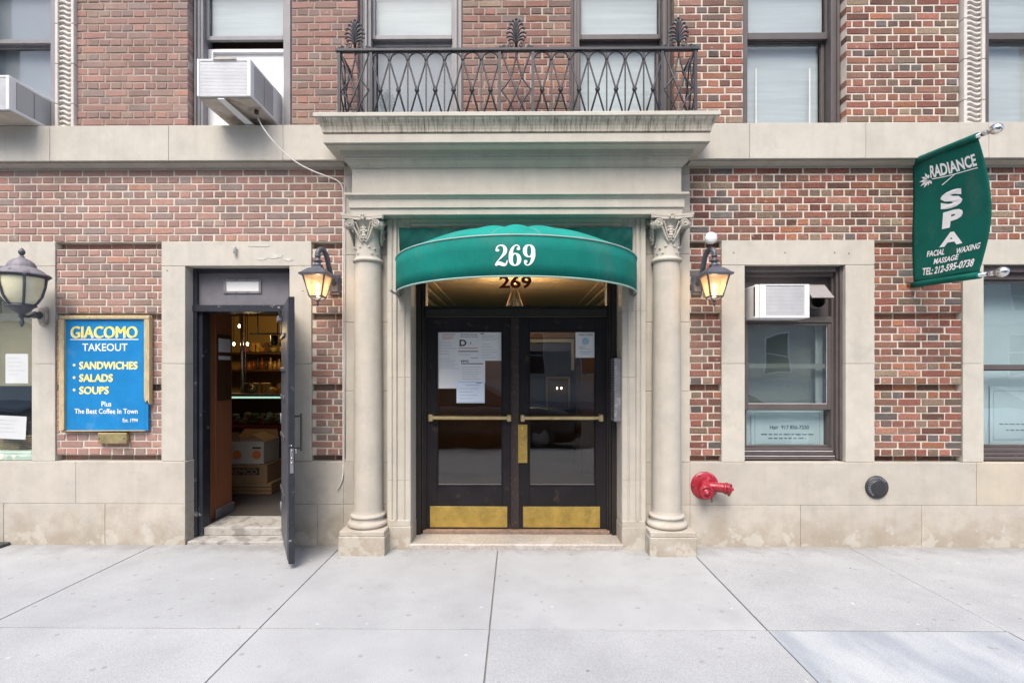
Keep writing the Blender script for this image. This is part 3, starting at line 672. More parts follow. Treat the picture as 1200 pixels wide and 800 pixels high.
MB().box(xa,xb,.23,.245,zb,WZ(476,.23,920)).build('blind',SHADT,wr); MB().box(xa,xb,.33,.345,WZ(480,.33,920),zt2).build('blind',SHADB,wr)
MB().box(X(955,.25),X(968,.25),.24,.25,WZ(472,.25,920),zt2).build('curtain_edge',SHADE,wr)
MB().box(xa,xb,.16,.19,WZ(431.5,.16,920),WZ(426,.16,920)).build('meeting_rail',SHADB,wr)
# far right window
wf=part('window',bld); MB().box(WX(1140),WX(1300),.40,.42,.7,2.7).build('room_dark',LOBW,wf); xa,xb=WX(1153,-.012),WX(1275,-.012)
m=MB().box(xa,xa+.012,.03,.26,zb,zt).box(xb-.06,xb,.03,.26,zb,zt).box(xa+.012,xb-.06,.03,.26,zt-.06,zt,.003).box(xa+.012,xb-.06,.07,.26,zt-.12,zt-.062,.003)
for i in range(3): m.box(xa+.012,xb-.06,.03+.03*i,.26,zb+.034*i,zb+.034*(i+1)-.003,.003)
m.build('frame',BRONZE,wf)
zr=WZ(427,.1,1170); zr_=WZ(433,.1,1170)
m=MB().ring(xa+.012,xb-.06,zr_,zt-.12,.09,.125,.005,.03,.03,zr-zr_,.003); m.build('sash',BRONZE,wf); pane(wf,xa+.014,xb-.09,.11,zr,zt-.15)
m=MB().ring(xa+.012,xb-.06,zb+.10,zr_+.02,.13,.165,.005,.03,.03,.03,.003); m.build('sash',BRONZE,wf); pane(wf,xa+.014,xb-.09,.15,zb+.12,zr_)
MB().box(xa,xb,.25,.262,zb,zr+.02).build('blind',SHADT,wf); MB().box(xa,xb,.29,.30,zr-.05,zt-.1).build('blind',SHADT,wf)
# left shop window
ws=part('window',bld); xa,xb=WX(-85,-.012),WX(37,-.012); zt_=WZ(310,-.012)
m=MB().ring(xa+.002,xb-.002,Z0+.002,zt_-.004,.02,.14,.045,.030,.05,.075,.006); m.box(xa-.0,xb,-.005,.03,Z0+.003,Z0+.05,.004)
m.build('frame',GRNF,ws); MB().box(xa+.045,xb-.03,.015,.019,zt_-.055,zt_-.03).build('rail',STEELD,ws)
pane(ws,xa+.045,xb-.03,.08,Z0+.075,zt_-.05,GLR)
MB().box(xa,xb,.16,1.2,Z0+.02,Z0+.06).build('display_shelf',TAN,ws)
MB().box(xa-.5,-3.62,1.2,1.22,.1,2.6).build('back_wall',PLAS,ws)
MB().box(xa,xb,.40,.415,WZ(452,.4,20),zt_+.1).build('reflection_backdrop',PLAS,ws); MB().box(xb-.03,xb+.0,.16,1.2,Z0+.06,zt_).build('side_wall',LOBW,ws)  # cream board added to stand in for the street mirrored in the glass

# ---- portico
BY=-.03
pm_=part('entrance_backing',bld)
for a,b in ((-1.588,-1.10),(1.10,1.588)):
    zz=[-.04,.38,.77,1.42,2.05,2.67,3.40]
    for i in range(6): MB().box(a,b,BY,.30,zz[i]+.0012,zz[i+1]-.0012,.003).build('stone_block',LSX if i>1 else LSB,pm_)
MB().box(-1.586,1.586,BY+.003,.30,3.401,3.74).build('stone_block',LSD,pm_)
MB().box(-1.10,1.10,BY+.10,.30,2.90,3.40).build('stone_block',LSD,pm_)
# moulded door casing: plan profile extruded
cs=part('door_casing',bld)
def casing(sgn):
    P=[(1.160,.12),(1.160,-.120),(1.122,-.120),(1.116,-.108),(1.104,-.108),(1.098,-.128),(1.080,-.132),(1.072,-.122),(1.072,-.112),(1.020,-.112),(1.014,-.120),(1.006,-.122),(1.0,-.112),(.958,-.112),(.951,-.105),(.951,.30),(1.160,.30)]
    P=[(sgn*x,y) for x,y in P]
    if sgn<0: P=P[::-1]
    for z0,z1 in ((.26,.62),(.62,1.55),(1.55,2.14),(2.14,2.972)):
        MB().extz(P,z0+.001,z1-.001).build('jamb',LSX,cs)
    x0,x1=sorted((sgn*1.164,sgn*.947)); MB().box(x0,x1,-.128,.30,-.04,.205,.005).box(x0+.004,x1-.004,-.124,.29,.205,.262,.004).build('jamb_block',LSB,cs)
casing(-1); casing(1)
m=MB().extx([(-.120,2.972),(-.120,2.935),(-.128,2.928),(-.132,2.918),(-.122,2.905),(-.112,2.900),(.30,2.900),(.30,2.972)],-.951,.951); m.build('lintel',LSX,cs)
th=MB().box(-.962,.962,-.135,.32,-.04,.052,.010).build('threshold',GRAN,cs)
MB().box(-.89,.89,.145,.34,.052,.085,.004).build('door_sill',pm('worn_wood',(.22,.15,.11),.7,ns=20,var=.3),cs)
# entablature
m=MB(); random.seed(5)
for px,py,w_,h_ in ((303,288,.20,.018),(322,300,.16,.05),(306,303,.10,.035),(338,304,.09,.03)):
    x,z=W(px,py,-.014); m.extr([(x+w_/2*math.cos(a)*random.uniform(.75,1.1),z+h_/2*math.sin(a)*random.uniform(.6,1.1)) for a in [2*PI*i/18 for i in range(18)]],-.0145,-.012)
m.build('plaster_patch',pm('pale_patch',(.50,.49,.455),.8,ns=12,var=.15),bld)
ent=part('entablature',bld)
MB().mitred([(0,2.975),(0,3.022),(.004,3.024),(.004,3.030),(.014,3.032),(.014,3.105),(.020,3.108),(.028,3.122),(.040,3.130),(.046,3.134),(.046,3.152),(.0,3.156)],-1.452,1.452,-.235,.0).build('architrave',LSX,ent)
MB().box(-1.441,1.441,-.238,.0,3.154,3.392).build('frieze',LSX,ent)
bx=[-1.441]
MB().mitred([(-.01,3.380),(.010,3.382),(.012,3.392),(.024,3.400),(.040,3.420),(.046,3.440),(.060,3.442),(.060,3.462),(.070,3.466),(.074,3.488),(.078,3.504)],-1.441,1.441,-.240,.05).build('bed_moulding',LSD,ent)
MB().mitred([(.0,3.503),(.160,3.506),(.163,3.522),(.1835,3.522),(.184,3.526),(.184,3.590),(.176,3.592),(.176,3.602)],-1.441,1.441,-.240,.08).build('corona',LSX,ent)
MB().mitred([(.174,3.602),(.174,3.606),(.190,3.608),(.192,3.625),(.200,3.650),(.213,3.672),(.230,3.694),(.238,3.710)],-1.441,1.441,-.240,.08).build('cyma',LSC,ent)
MB().mitred([(.15,3.705),(.239,3.7095),(.246,3.715),(.246,3.742),(.236,3.750)],-1.441,1.441,-.240,.08).build('cornice_lip',LS,ent)
for px in (405,500,650,720): pass
# columns
def column(cx,cy=-.09):
    col=part('column',bld,(cx,cy,0))
    z1=2.975
    MB().box(-.203,.203,-.203,.10,-.02,.165,.006).box(-.197,.197,-.197,.10,.165,.212,.006).build('plinth',LSB,col)
    pf=[(.0,.21),(.170,.212)]
    for i in range(9): t=-PI/2+PI*i/8; pf.append((.158+.024*math.cos(t),.237+.025*math.sin(t)))
    pf += [(.152,.264),(.146,.272),(.144,.284),(.148,.292)]
    for i in range(9): t=-PI/2+PI*i/8; pf.append((.142+.015*math.cos(t),.308+.015*math.sin(t)))
    pf += [(.136,.326),(.132,.340),(.1285,.36)]
    MB().lathe(pf,(0,0,0),40).build('base',LSB,col)
    sh=[(.1285,.36)]
    for i in range(1,15): t=i/14; sh.append((.1285-.0115*t**1.6,.36+(2.575-.36)*t))
    m=MB().lathe(sh,(0,0,0),40); m.build('shaft',LSX,col)
    cp=MB(); zc=2.575
    pr=[(.117,zc)]
    for i in range(9): t=-PI/2+PI*i/8; pr.append((.122+.014*math.cos(t),zc+.016+.016*math.sin(t)))
    pr+=[(.116,zc+.034),(.114,zc+.05),(.114,zc+.20),(.118,zc+.27),(.130,zc+.32),(.150,zc+.345),(.155,zc+.36),(.0,zc+.36)]
    cp.lathe(pr,(0,0,0),32)
    # abacus, concave sides
    ab=[]
    for q in range(4):
        A=[Vector((-.19,-.19)),Vector((.19,-.19)),Vector((.19,.19)),Vector((-.19,.19))]; p0,p1=A[q],A[(q+1)%4]
        n_=Vector((0,0))-(p0+p1)/2; n_.normalize()
        for i in range(8): t=.04+.92*i/7; p=p0.lerp(p1,t)+n_*(.045*math.sin(PI*t)); ab.append((p.x,p.y))
    cp.extz(ab,zc+.362,zc+.380); cp.extz([(x*1.02,y*1.02) for x,y in ab],zc+.380,zc+.399)
    for q in range(4):
        R=Matrix.Rotation(q*PI/2,3,'Z')
        T=lambda p: R@Vector(p)
        if q==2: continue
        for s in (-1,1):
            vx=.112; vz=zc+.318; vy=-.158
            cp.lathe([(0,.006),(.034,.006),(.040,.0),(.040,-.03),(0,-.03)],T((s*vx,vy,vz)),16,'Y',M=R)
            pts=[]
            for i in range(30):
                a=i/29*2.2*2*PI; r=.037*(1-i/33)
                pts.append(T((s*(vx+r*math.cos(a)*-1), vy-.008, vz+r*math.sin(a))))
            cp.tube(pts,.0055,5); cp.ball(T((s*vx,vy-.010,vz)),.010,8,5)
            st=cr([(s*.085,-.150,zc+.292),(s*.066,-.138,zc+.255),(s*.044,-.128,zc+.205),(s*.016,-.126,zc+.158)],5)
            cp.tube([T(p) for p in st],[.010-.004*i/(len(st)-1) for i in range(len(st))],6)
            st=cr([(s*.066,-.152,zc+.335),(s*.048,-.138,zc+.28),(s*.030,-.130,zc+.225),(s*.008,-.128,zc+.18)],5)
            cp.tube([T(p) for p in st],[.007-.003*i/(len(st)-1) for i in range(len(st))],6)
            for i in range(5): 
                t=i/4; cp.ball(T((s*(.058-.040*t),-.131,zc+.255-.085*t)),.007,6,4)
            cp.tube([T((s*.020,-.150,zc+.352)),T((s*.055,-.156,zc+.356)),T((s*.09,-.158,zc+.357))],.006,5)
            for lx,lz,ls in ((.036,.115,1),(.078,.10,1.1),(.058,.06,.9)):
                for kk in range(4):
                    aa=PI/2+s*(-.7+.45*kk); L_=.026*ls; x0=s*lx; yy=-math.sqrt(max(.114**2-x0*x0,.0))
                    cp.tube([T((x0,yy,zc+lz)),T((x0+.6*L_*math.cos(aa),yy-.003,zc+lz+.6*L_*math.sin(aa))),T((x0+L_*math.cos(aa),yy,zc+lz+L_*math.sin(aa)))],[.002,.0045,.002],5)
        cp.ball(T((0,-.165,zc+.372)),.026,10,7,(1,.55,1.1))
        for i in range(6):
            a=i*PI/3; cp.ball(T((.018*math.cos(a),-.178,zc+.372+.020*math.sin(a))),.009,6,4)
        for i in range(7): cp.ball(T((0,-.135+.002*abs(i-3),zc+.31-.022*i)),(.016,.022,.018,.016,.02,.013,.008)[i],8,5,(1.2,.6,.8))
        for s in (-1,1): cp.ball(T((s*.024,-.134,zc+.26)),.012,6,4); cp.ball(T((s*.020,-.134,zc+.20)),.010,6,4)
    cp.build('capital',LSX,col)
    return col
column(WX(431.5,-.09)); column(WX(781,-.09))

# ---- entrance doors
YD=.20
fr=part('door_frame',bld)
m=MB()
for s in (-1,1):
    x0,x1=sorted((s*.951,s*.905)); m.box(x0,x1,.12,.30,.052,2.9,.004)
    x0,x1=sorted((s*.905,s*.884)); m.box(x0,x1,.15,.30,.052,2.9,.004)
    x0,x1=sorted((s*.884,s*.868)); m.box(x0,x1,.175,.30,.052,2.9,.003)
m.box(-.868,.868,.15,.30,2.115,2.20,.005); m.box(-.868,.868,.165,.29,2.20,2.225,.004); m.box(-.868,.868,.15,.30,2.84,2.90)
m.build('jamb_and_header',BLKD,fr)
MB().box(-.868,.868,.225,.229,2.224,2.84).build('transom_pane',GLD,fr)
m=MB(); x0,z0=W(585,337,.22); x1,z1=W(623,323,.22)
put_text(m,'269',x0,x1,z0,z1,lambda u,v:(u,.221,v),bold=.03); m.build('house_number',RPRT,fr)
def leaf(px0,px1,g0,g1,k0,k1,b0,b1,lockside):
    d=part('door',bld); a,b=WX(px0,YD),WX(px1,YD); ga,gb=WX(g0,YD),WX(g1,YD)
    zt,zb=2.112,.088; gt,gbm=WZ(388,YD),WZ(569,YD)
    m=MB().box(a,ga,YD,YD+.045,zb,zt,.003).box(gb,b,YD,YD+.045,zb,zt,.003).box(ga,gb,YD+.001,YD+.044,gt,zt,.002).box(ga,gb,YD+.001,YD+.044,zb,gbm,.002)
    m.build('door_leaf',BLKP,d)
    MB().ring(ga,gb,gbm,gt,YD-.006,YD+.012,.010,.010,.010,.010,.002).build('glazing_bead',BLKP,d)
    MB().box(ga+.01,gb-.01,YD+.013,YD+.0165,gbm+.010,gbm+.016).build('bead_edge',GREYF,d)
    MB().box(ga,gb,YD+.020,YD+.024,gbm,gt).build('pane',GLD,d)
    ka,kb_=WX(k0,YD),WX(k1,YD); MB().box(ka,kb_,YD-.004,YD+.001,WZ(617.5,YD),WZ(593,YD),.001).build('kick_plate',BRASS,d)
    y=YD-.06; p0,p1=WX(b0,y),WX(b1,y); zc=WZ(489.5,y)
    m=MB().box(p0+.03,p1-.03,y-.012,y+.012,zc-.015,zc+.015,.004)
    for q in (p0,p1-.04): m.box(q,q+.04,y-.018,YD,zc-.033,zc+.030,.006)
    m.build('push_bar',BRASL,d)
    return d
dL=leaf(498.5,599.5,512,588.7,504,594.5,502,599,1)
dR=leaf(607.5,712,620,698,613,703,610,707,0)
a,b=WX(599.5,YD),WX(607.5,YD)
m=MB().box(a-.006,b+.006,YD-.012,YD-.002,.088,2.112,.003).box(a+.008,a+.014,YD-.018,YD-.010,.088,2.112); m.build('astragal',pm('worn_dark_wood',(.026,.016,.015),.5,ns=10,var=.4,bump=.2,stretch=(8,8,2),spots=[((.25,.13,.08),12,.60,.7)]),dL)
m=MB().box(WX(607,YD-.01),WX(618,YD-.01),YD-.016,YD-.011,WZ(542,YD-.01),WZ(497,YD-.01),.002)
x,z=W(612.5,502.5,YD-.02); m.lathe([(0,.012),(.008,.012),(.014,.008),(.016,0)],(x,YD-.016,z),16,'Y'); m.lathe([(0,.010),(.004,.010),(.005,0)],(x,YD-.026,z),8,'Y')
m.build('lock_plate',BRASS,dR)

# ---- lobby behind the glass
lb=part('lobby',bld)
MB().box(-1.5,1.5,.30,6.2,-.02,.06).build('floor',LOBF,lb)
MB().box(-1.52,-1.5,.30,6.2,.0,2.9).box(1.5,1.52,.30,6.2,0,2.9).box(-1.5,1.5,6.2,6.22,0,2.9).build('wall',LOBW,lb)
m=MB().box(-1.5,1.5,.30,6.2,2.80,2.9).ring(-1.5,1.5,-1,1,0,0,.0,.0,0,0) if False else MB().box(-1.5,1.5,.30,6.2,2.80,2.9)
for i,(ins,h) in enumerate(((.0,.10),(.16,.05),(.30,.02))):
    for s in (-1,1):
        x0,x1=sorted((s*(1.5-ins),s*(1.5-ins-.10))); m.box(x0,x1,.30,6.2,2.80-h,2.80)
    m.box(-1.5+ins,1.5-ins,5.4-ins-.1,5.4-ins+ (0.9 if i==0 else 0),2.80-h-.002,2.80)
m.build('ceiling',PLAS,lb)
m=MB()  # inner doorway with pale trim, dark shelving and a lit picture
m.mat(LOBW).box(-1.5,-.15,2.9,2.95,.06,2.40).box(.98,1.5,2.9,2.95,.06,2.40).box(-.15,.98,2.9,2.95,2.10,2.40)
m.mat(SHADG).box(.16,.86,2.84,2.89,2.03,2.08).box(.82,.86,2.84,2.89,1.62,2.03)
m.mat(pm('dark_blue',(.02,.035,.10),.6)).box(.18,.80,2.86,2.88,1.90,2.02)
m.mat(DKW).box(-.9,-.3,3.6,4.0,.06,1.9).box(.95,1.15,3.3,3.6,.06,1.7)
m.build('inner_doorway',None,lb)
m=MB(); x,z=W(655,465,5.9)
m.mat(TAN).ring(x-.26,x+.26,z-.28,z+.42,6.15,6.19,.04); m.mat(LOBW).box(x-.22,x+.22,6.17,6.19,z-.24,z+.38); m.mat(BULB)
m.ball((x-.03,6.0,z+.18),.013,8,5,(1,1,1.8)); m.ball((x+.06,6.0,z+.18),.013,8,5,(1,1,1.8)); m.build('lit_picture',None,lb)
# lobby lamp
lc=(WX(603,1.5),1.5)
lamp=thing('ceiling_lamp','brass lobby ceiling lamp on three thin rods, seen through the glass over the doors','lamp',(lc[0],lc[1],2.80))
MB().lathe([(0,.0),(.07,0),(.06,-.03),(.015,-.04)],(0,0,-.001),16).ball((0,0,-.10),.04,12,8).build('canopy',BRASS,lamp)
m=MB()
for i in range(3):
    a=i*2*PI/3+.5; m.bar((0,0,-.12),(.16*math.cos(a),.16*math.sin(a),-.50),.0045)
m.build('rod',DKW,lamp)
m=MB().lathe([(0,-.62),(.10,-.60),(.17,-.55),(.19,-.50)],(0,0,0),20); m.build('glass_bowl',emis('warm_bowl',(1,.72,.38),3.0),lamp)
pl=bpy.data.lights.new('lobby_light','POINT'); pl.energy=24; pl.color=(1,.76,.46); pl.shadow_soft_size=.12; po=bpy.data.objects.new('lobby_light',pl); C.objects.link(po); po.parent=lamp; po.location=(0,.0,-.42)

# ---- side doorway frame, panel, threshold, open leaf
sd=part('side_door',bld)
yF=.10
fx0,fx1=WX(226,yF),WX(337.5,yF); zt=WZ(312,yF); zb_=.10
m=MB().box(fx0,fx0+.035,yF,.26,.03,zt,.004).box(fx0+.035,WX(237,yF+.03),yF+.03,.26,.03,WZ(365,yF),.004).box(fx1,WX(339,-.012)+.01,yF+.02,.26,.03,zt)
m.box(fx0+.035,fx1,yF+.01,.26,zt-.055,zt,.004); m.box(fx0+.002,fx1,yF-.012,.26,WZ(365,yF),WZ(357,yF),.004)
m.build('frame',STEELD,sd)
MB().box(fx0+.035,fx1,yF+.04,.24,WZ(357,yF),zt-.055).build('transom_panel',STEEL,sd)
x0,z0=W(262,344,yF+.03); x1,z1=W(306,327,yF+.03)
m=MB().mat(GREYF).ring(x0,x1,z0,z1,yF+.026,yF+.04,.024,None,None,None,.003).mat(WPRT).box(x0+.024,x1-.024,yF+.034,yF+.042,z0+.024,z1-.024)
m.mat(KPRT)
for i in range(4):
    xx=x0+.012+i*(x1-x0-.024)/3
    for zz in (z0+.012,z1-.012): m.box(xx-.004,xx+.004,yF+.0245,yF+.027,zz-.004,zz+.004)
m.build('transom_vent',None,sd)
MB().box(WX(222,.02),fx1+.01,-.015,.30,-.03,.028,.005).build('threshold',STEP,sd)
MB().box(WX(240,.18),fx1+.01,.16,.55,.028,.105,.006).build('step',STEP,sd)
# open leaf: hinge at the right jamb, free edge towards the street
hx,hy=WX(331,.18),.17; ex,ey=WX(338.2,-.60),-.60
L_=math.hypot(ex-hx,ey-hy); dl=part('door_leaf',sd,(hx,hy,0)); dl.rotation_euler=(0,0,math.atan2(ey-hy,ex-hx))
dz0,dz1=.045,WZ(347,-.6)
# local x runs from hinge to free edge, local +y is the outer face (turned towards +x world)
MB().box(0,L_-.002,0,.045,dz0,dz1,.002).build('leaf_panel',STEELD,dl)
m=MB().box(.0,L_-.05,-.006,.0,dz0+.02,dz1-.02)
for zz in (.5,1.0,1.35,1.6,1.9): m.box(.05,.55,-.02,-.006,zz,zz+.035,.004)
m.build('inner_sheet',STEELI,dl)
MB().box(L_-.002,L_+.002,.002,.043,dz0,dz1).build('edge_strip',STEELD,dl)
zc=WZ(508,-.6); 
m=MB(); hz0,hz1=WZ(529,-.55),WZ(485,-.55)
m.box(L_-.075,L_-.06,.045,.098,hz1-.03,hz1-.015).box(L_-.075,L_-.06,.045,.098,hz0+.012,hz0+.027).box(L_-.078,L_-.056,.092,.108,hz0-.005,hz1,.003)
m.build('pull_handle',BLKR,dl)
m=MB().box(L_+.002,L_+.005,.010,.036,WZ(555,-.6),WZ(526,-.6))
m.build('lock_plate',STEEL,dl)
m=MB()
for z_ in (.86,.90,.96,1.0): m.ball((L_+.006,.022,z_),.006,6,4)
m.box(L_-.02,L_-.008,.045,.060,.93,.97,.003)
m.build('lock_cylinder',CHROME,dl)
m=MB().bar((.10,-.02,dz1-.10),(.42,-.05,dz1-.04),.018).box(.04,.2,-.05,-.006,dz1-.14,dz1-.09,.004); m.build('door_closer',STEEL,dl)
m=MB()
for zz in (.25,1.1,1.95): m.lathe([(0,0),(.012,0),(.012,.10),(0,.10)],(-.008,-.004,zz),10)
m.build('hinge',STEEL,dl)
# ---- shop interior seen through the side door
si=part('shop_interior',bld)
MB().box(-5.6,-1.7,.24,5.0,.0,.104).build('floor',LOBF,si)
MB().box(-5.6,-1.7,.26,5.0,2.55,2.60).build('ceiling',DKW,si)
wx=WX(237,.25)
MB().box(wx-.08,wx,.262,.46,.10,2.55).box(wx-.08,wx+.012,.46,.74,.10,2.55).build('wall',ORNW,si)
MB().box(wx+.012,wx+.03,.44,.76,.104,.20,.004).build('skirting',STEEL,si)
MB().box(-5.6,-1.7,4.0,4.05,.1,2.55).build('back_wall',YELW,si)
MB().box(-5.62,-5.6,.30,4.0,.1,2.55).box(-1.72,-1.7,.30,4.0,.1,2.55).box(-5.6,-3.6,1.24,1.28,.1,2.55).build('side_wall',LOBW,si)
MB().box(wx+.012,wx+.018,.47,.72,1.30,1.98).mat(DKW).build('notice_board',DKW,si)
MB().box(wx+.018,wx+.021,.49,.70,1.80,1.94).box(wx+.018,wx+.021,.49,.70,1.72,1.76).build('notice',PAPER,si)
# ================================================================ SHOP GOODS
def y2(d): return CY+d     # distance from the eye -> y
# boxes
def carton(px0,px1,py0,py1,D,dep,mat,name,label,open_=False,z0=None,group=None):
    y=y2(D); x0,zt=W(px0,py0,y); x1,zb=W(px1,py1,y)
    if z0 is not None: zb=z0
    t=thing(name,label,'box',((x0+x1)/2,y,zb),group); w=(x1-x0)/2; h=zt-zb
    if open_:
        m=MB(); m.box(-w,w,0,.006,0,h).box(-w,w,dep-.006,dep,0,h).box(-w,-w+.006,.006,dep-.006,0,h).box(w-.006,w,.006,dep-.006,0,h).box(-w,w,0,dep,0,.006)
    else: m=MB().box(-w,w,0,dep,0,h,.004)
    m.build('carton',mat,t); return t,w,h,zb
t,w_,h_,zb=carton(262,318,566,579,6.1,.42,CARD,'flat_box','low brown cardboard box on the shop floor, under the lettered carton',z0=.106)
m=MB()
for i in (1,2): m.box(-w_-.001,w_+.001,-.003,0,h_*i/3-.004,h_*i/3+.004)
m.build('fold_line',DKW,t)
z1=zb+h_
t,w_,h_,zb=carton(258,313,544,566,6.1,.42,CARD,'carton','brown cardboard carton with dark lettered band, middle of the stack inside the shop',z0=z1+.001)
m=MB().box(-w_+.10,.19,-.003,-.001,h_*.45,h_*.82); m.build('label_band',KPRT,t)
m=MB(); put_text(m,'REMCO',-w_+.12,.17,h_*.50,h_*.77,lambda u,v:(u,-.0045,v),.03); m.build('lettering',CARD,t)
z1=zb+h_
t,w_,h_,zb=carton(258,309,517,544,6.1,.40,CARW,'carton','open white carton with orange round marks, topmost of the stack inside the shop',True,z0=z1+.001)
m=MB()
for x in (-.06,.18): 
    disc2(m,x,h_*.42,.055,lambda u,v,o:(u,-.002,v),0,18)
m.build('round_mark',pm('orange_print',(.6,.17,.05),.7,bump=0),t)
m=MB().mat(KPRT).box(-.03+.16,.23,-.003,-.001,h_*.68,h_*.76); m.build('printed_bar',KPRT,t)
m=MB(); m.add([(-w_,0,h_),(-.02,0,h_),(-.0,-.06,h_+.12),(-w_,-.06,h_+.12)],[(0,1,2,3)]); m.add([(w_,0.02,h_),(w_,.38,h_),(w_-.16,.34,h_+.08),(w_-.16,.04,h_+.08)],[(0,1,2,3)]); m.add([(-w_,.38,h_),(w_,.38,h_),(w_-.05,.46,h_+.10),(-w_+.05,.46,h_+.10)],[(0,1,2,3)])
m.build('flap',CARD,t)
# pastry case
D=6.9; y=y2(D); cx0,cx1=-4.35,-2.85; zc0=WZ(500,y,300); zc1=WZ(463,y,300)
pc=thing('display_case','lit glass pastry case with cold white tube, deep inside the shop doorway','display case',((cx0+cx1)/2,y,.104))
w=(cx1-cx0)/2
MB().box(-w,w,.0,.7,0,zc0-.104-.02).build('cabinet',DKW,pc)
MB().box(-w,w,-.02,.7,zc0-.124,zc0-.104+.02).build('red_shelf',pm('dark_red_trim',(.25,.03,.02),.5),pc)
MB().box(-w,w,-.01,-.004,zc0-.08,zc1-.104).build('pane',GLD,pc)
MB().box(-w,w,-.02,.5,zc1-.104,zc1-.084).build('top',STEEL,pc)
MB().lathe([(.012,-.7),(.012,.60)],(0,.03,zc1-.135),8,'X').build('tube_light',TUBE,pc)
random.seed(11)
ORD='first second third fourth fifth sixth seventh eighth ninth tenth eleventh twelfth thirteenth fourteenth fifteenth sixteenth'.split()
for i in range(16):
    x=-w+.1+i*.085; c=random.choice([(.45,.22,.08),(.5,.36,.18),(.35,.12,.05),(.55,.5,.42),(.2,.22,.08)])
    m=MB(); r=random.uniform(.04,.06)
    for k in range(4): m.ball((random.uniform(-.02,.02),random.uniform(-.05,.05),r*.6+k*.035),r*random.uniform(.8,1.1),8,5,(1.1,1,.6))
    o=m.build('pastry',pm('pastry_%d'%(i),c,.7,ns=20,var=.3)); o.location=((cx0+cx1)/2+x,y+.18,zc0+.02)
    tag(o,ORD[i]+' heap of baked goods from the left in the shop display case','pastry','baked goods in the display case')
# back shelves with jars
sh=thing('wall_shelf','dark wooden shelves against the yellow back wall of the shop','shelf',(-4.2,3.4,.104))
m=MB()
for z_,y0 in ((1.22,.0),(1.60,.05),(1.88,.1)): 
    MB().box(-1.3,1.2,y0,.55,z_-.104,z_-.104+.03).build('shelf_board',DKW,sh)
MB().box(-1.3,1.2,.50,.55,0,1.10).box(-1.3,-1.27,.05,.5,0,1.8).build('shelf_frame',DKW,sh)
D=8.25; y=y2(D)
for i in range(7):
    x,z=W(291+i*4.6,456,y); 
    j=thing('jar',ORD[i]+' amber jar from the left on the lower back shelf of the shop','jar',(x,y-.1,1.251),'jars on the back shelf of the shop')
    MB().lathe([(0,0),(.026,0),(.028,.02),(.028,.11),(.02,.125),(.02,.14),(0,.14)],(0,0,0),12).build('glass_body',pm('amber_glass_%d'%i,(.60,.45,.2),.15),j)
    MB().lathe([(0,.14),(.022,.14),(.022,.155),(0,.155)],(0,0,0),12).build('lid',BRASL,j)
for i in range(12):
    x,_=W(284+i*5,430,y); h=random.uniform(.10,.20); o=MB().lathe([(0,0),(.03,0),(.03,h*.6),(.012,h*.75),(.012,h),(0,h)],(0,0,0),10).build('bottle',pm('bottle_glass_%d'%i,random.choice([(.25,.05,.03),(.4,.12,.03),(.08,.05,.03),(.5,.3,.1)]),.2)); o.location=(x,y-.05,1.631)
    tag(o,ORD[i]+' small bottle from the left in the upper shelf row of the shop','bottle','bottles on the upper back shelf of the shop')
# assorted goods stacked on the shelves, case top and floor
rg=random.Random(21); gm=[pm('goods_colour_%d'%i,c,.5,ns=30,var=.4,bump=0) for i,c in enumerate(((.55,.40,.10),(.45,.08,.04),(.50,.46,.40),(.12,.20,.10),(.60,.25,.05),(.10,.06,.04),(.35,.30,.12)))]
KN=['small tin','upright packet','low tub','paper bag']
def goods(px,py,D,kind,mat,group,where):
    x,z=W(px,py,y2(D)); m=MB()
    if kind==0: m.lathe([(0,0),(.035,0),(.036,.09),(0,.09)],(0,0,0),12)
    elif kind==1: m.box(-.035,.035,-.02,.03,0,.15,.004)
    elif kind==2: m.lathe([(0,0),(.04,0),(.055,.06),(.058,.065),(0,.07)],(0,0,0),12)
    else: m.extr([(-.04,0),(.04,0),(.045,.10),(.02,.15),(-.03,.14),(-.045,.09)],-.02,.03)
    o=m.build(KN[kind].replace(' ','_'),mat); o.location=(x,y2(D),z); tag(o,KN[kind]+', '+where,'grocery',group)
for i in range(11): goods(286+i*4.7,461,7.05,rg.randrange(4),rg.choice(gm),'groceries on the shop display case',ORD[i]+' item from the left on top of the shop display case')
for i in range(10): goods(289+i*4.6,412,8.28,rg.randrange(4),rg.choice(gm),'groceries on the top shelf of the shop',ORD[i]+' item from the left on the top back shelf of the shop')
m=MB(); x,z=W(283,455,y2(6.2)); m.tube([(x,y2(6.2),2.5),(x+.01,y2(6.2),z)],.018,8).tube([(x+.05,y2(6.2),2.5),(x+.05,y2(6.2),z+.1)],.006,6); o=m.build('hanging_chimes',CHROME); tag(o,'thin pale tube hanging just inside the shop doorway','hanging tube')
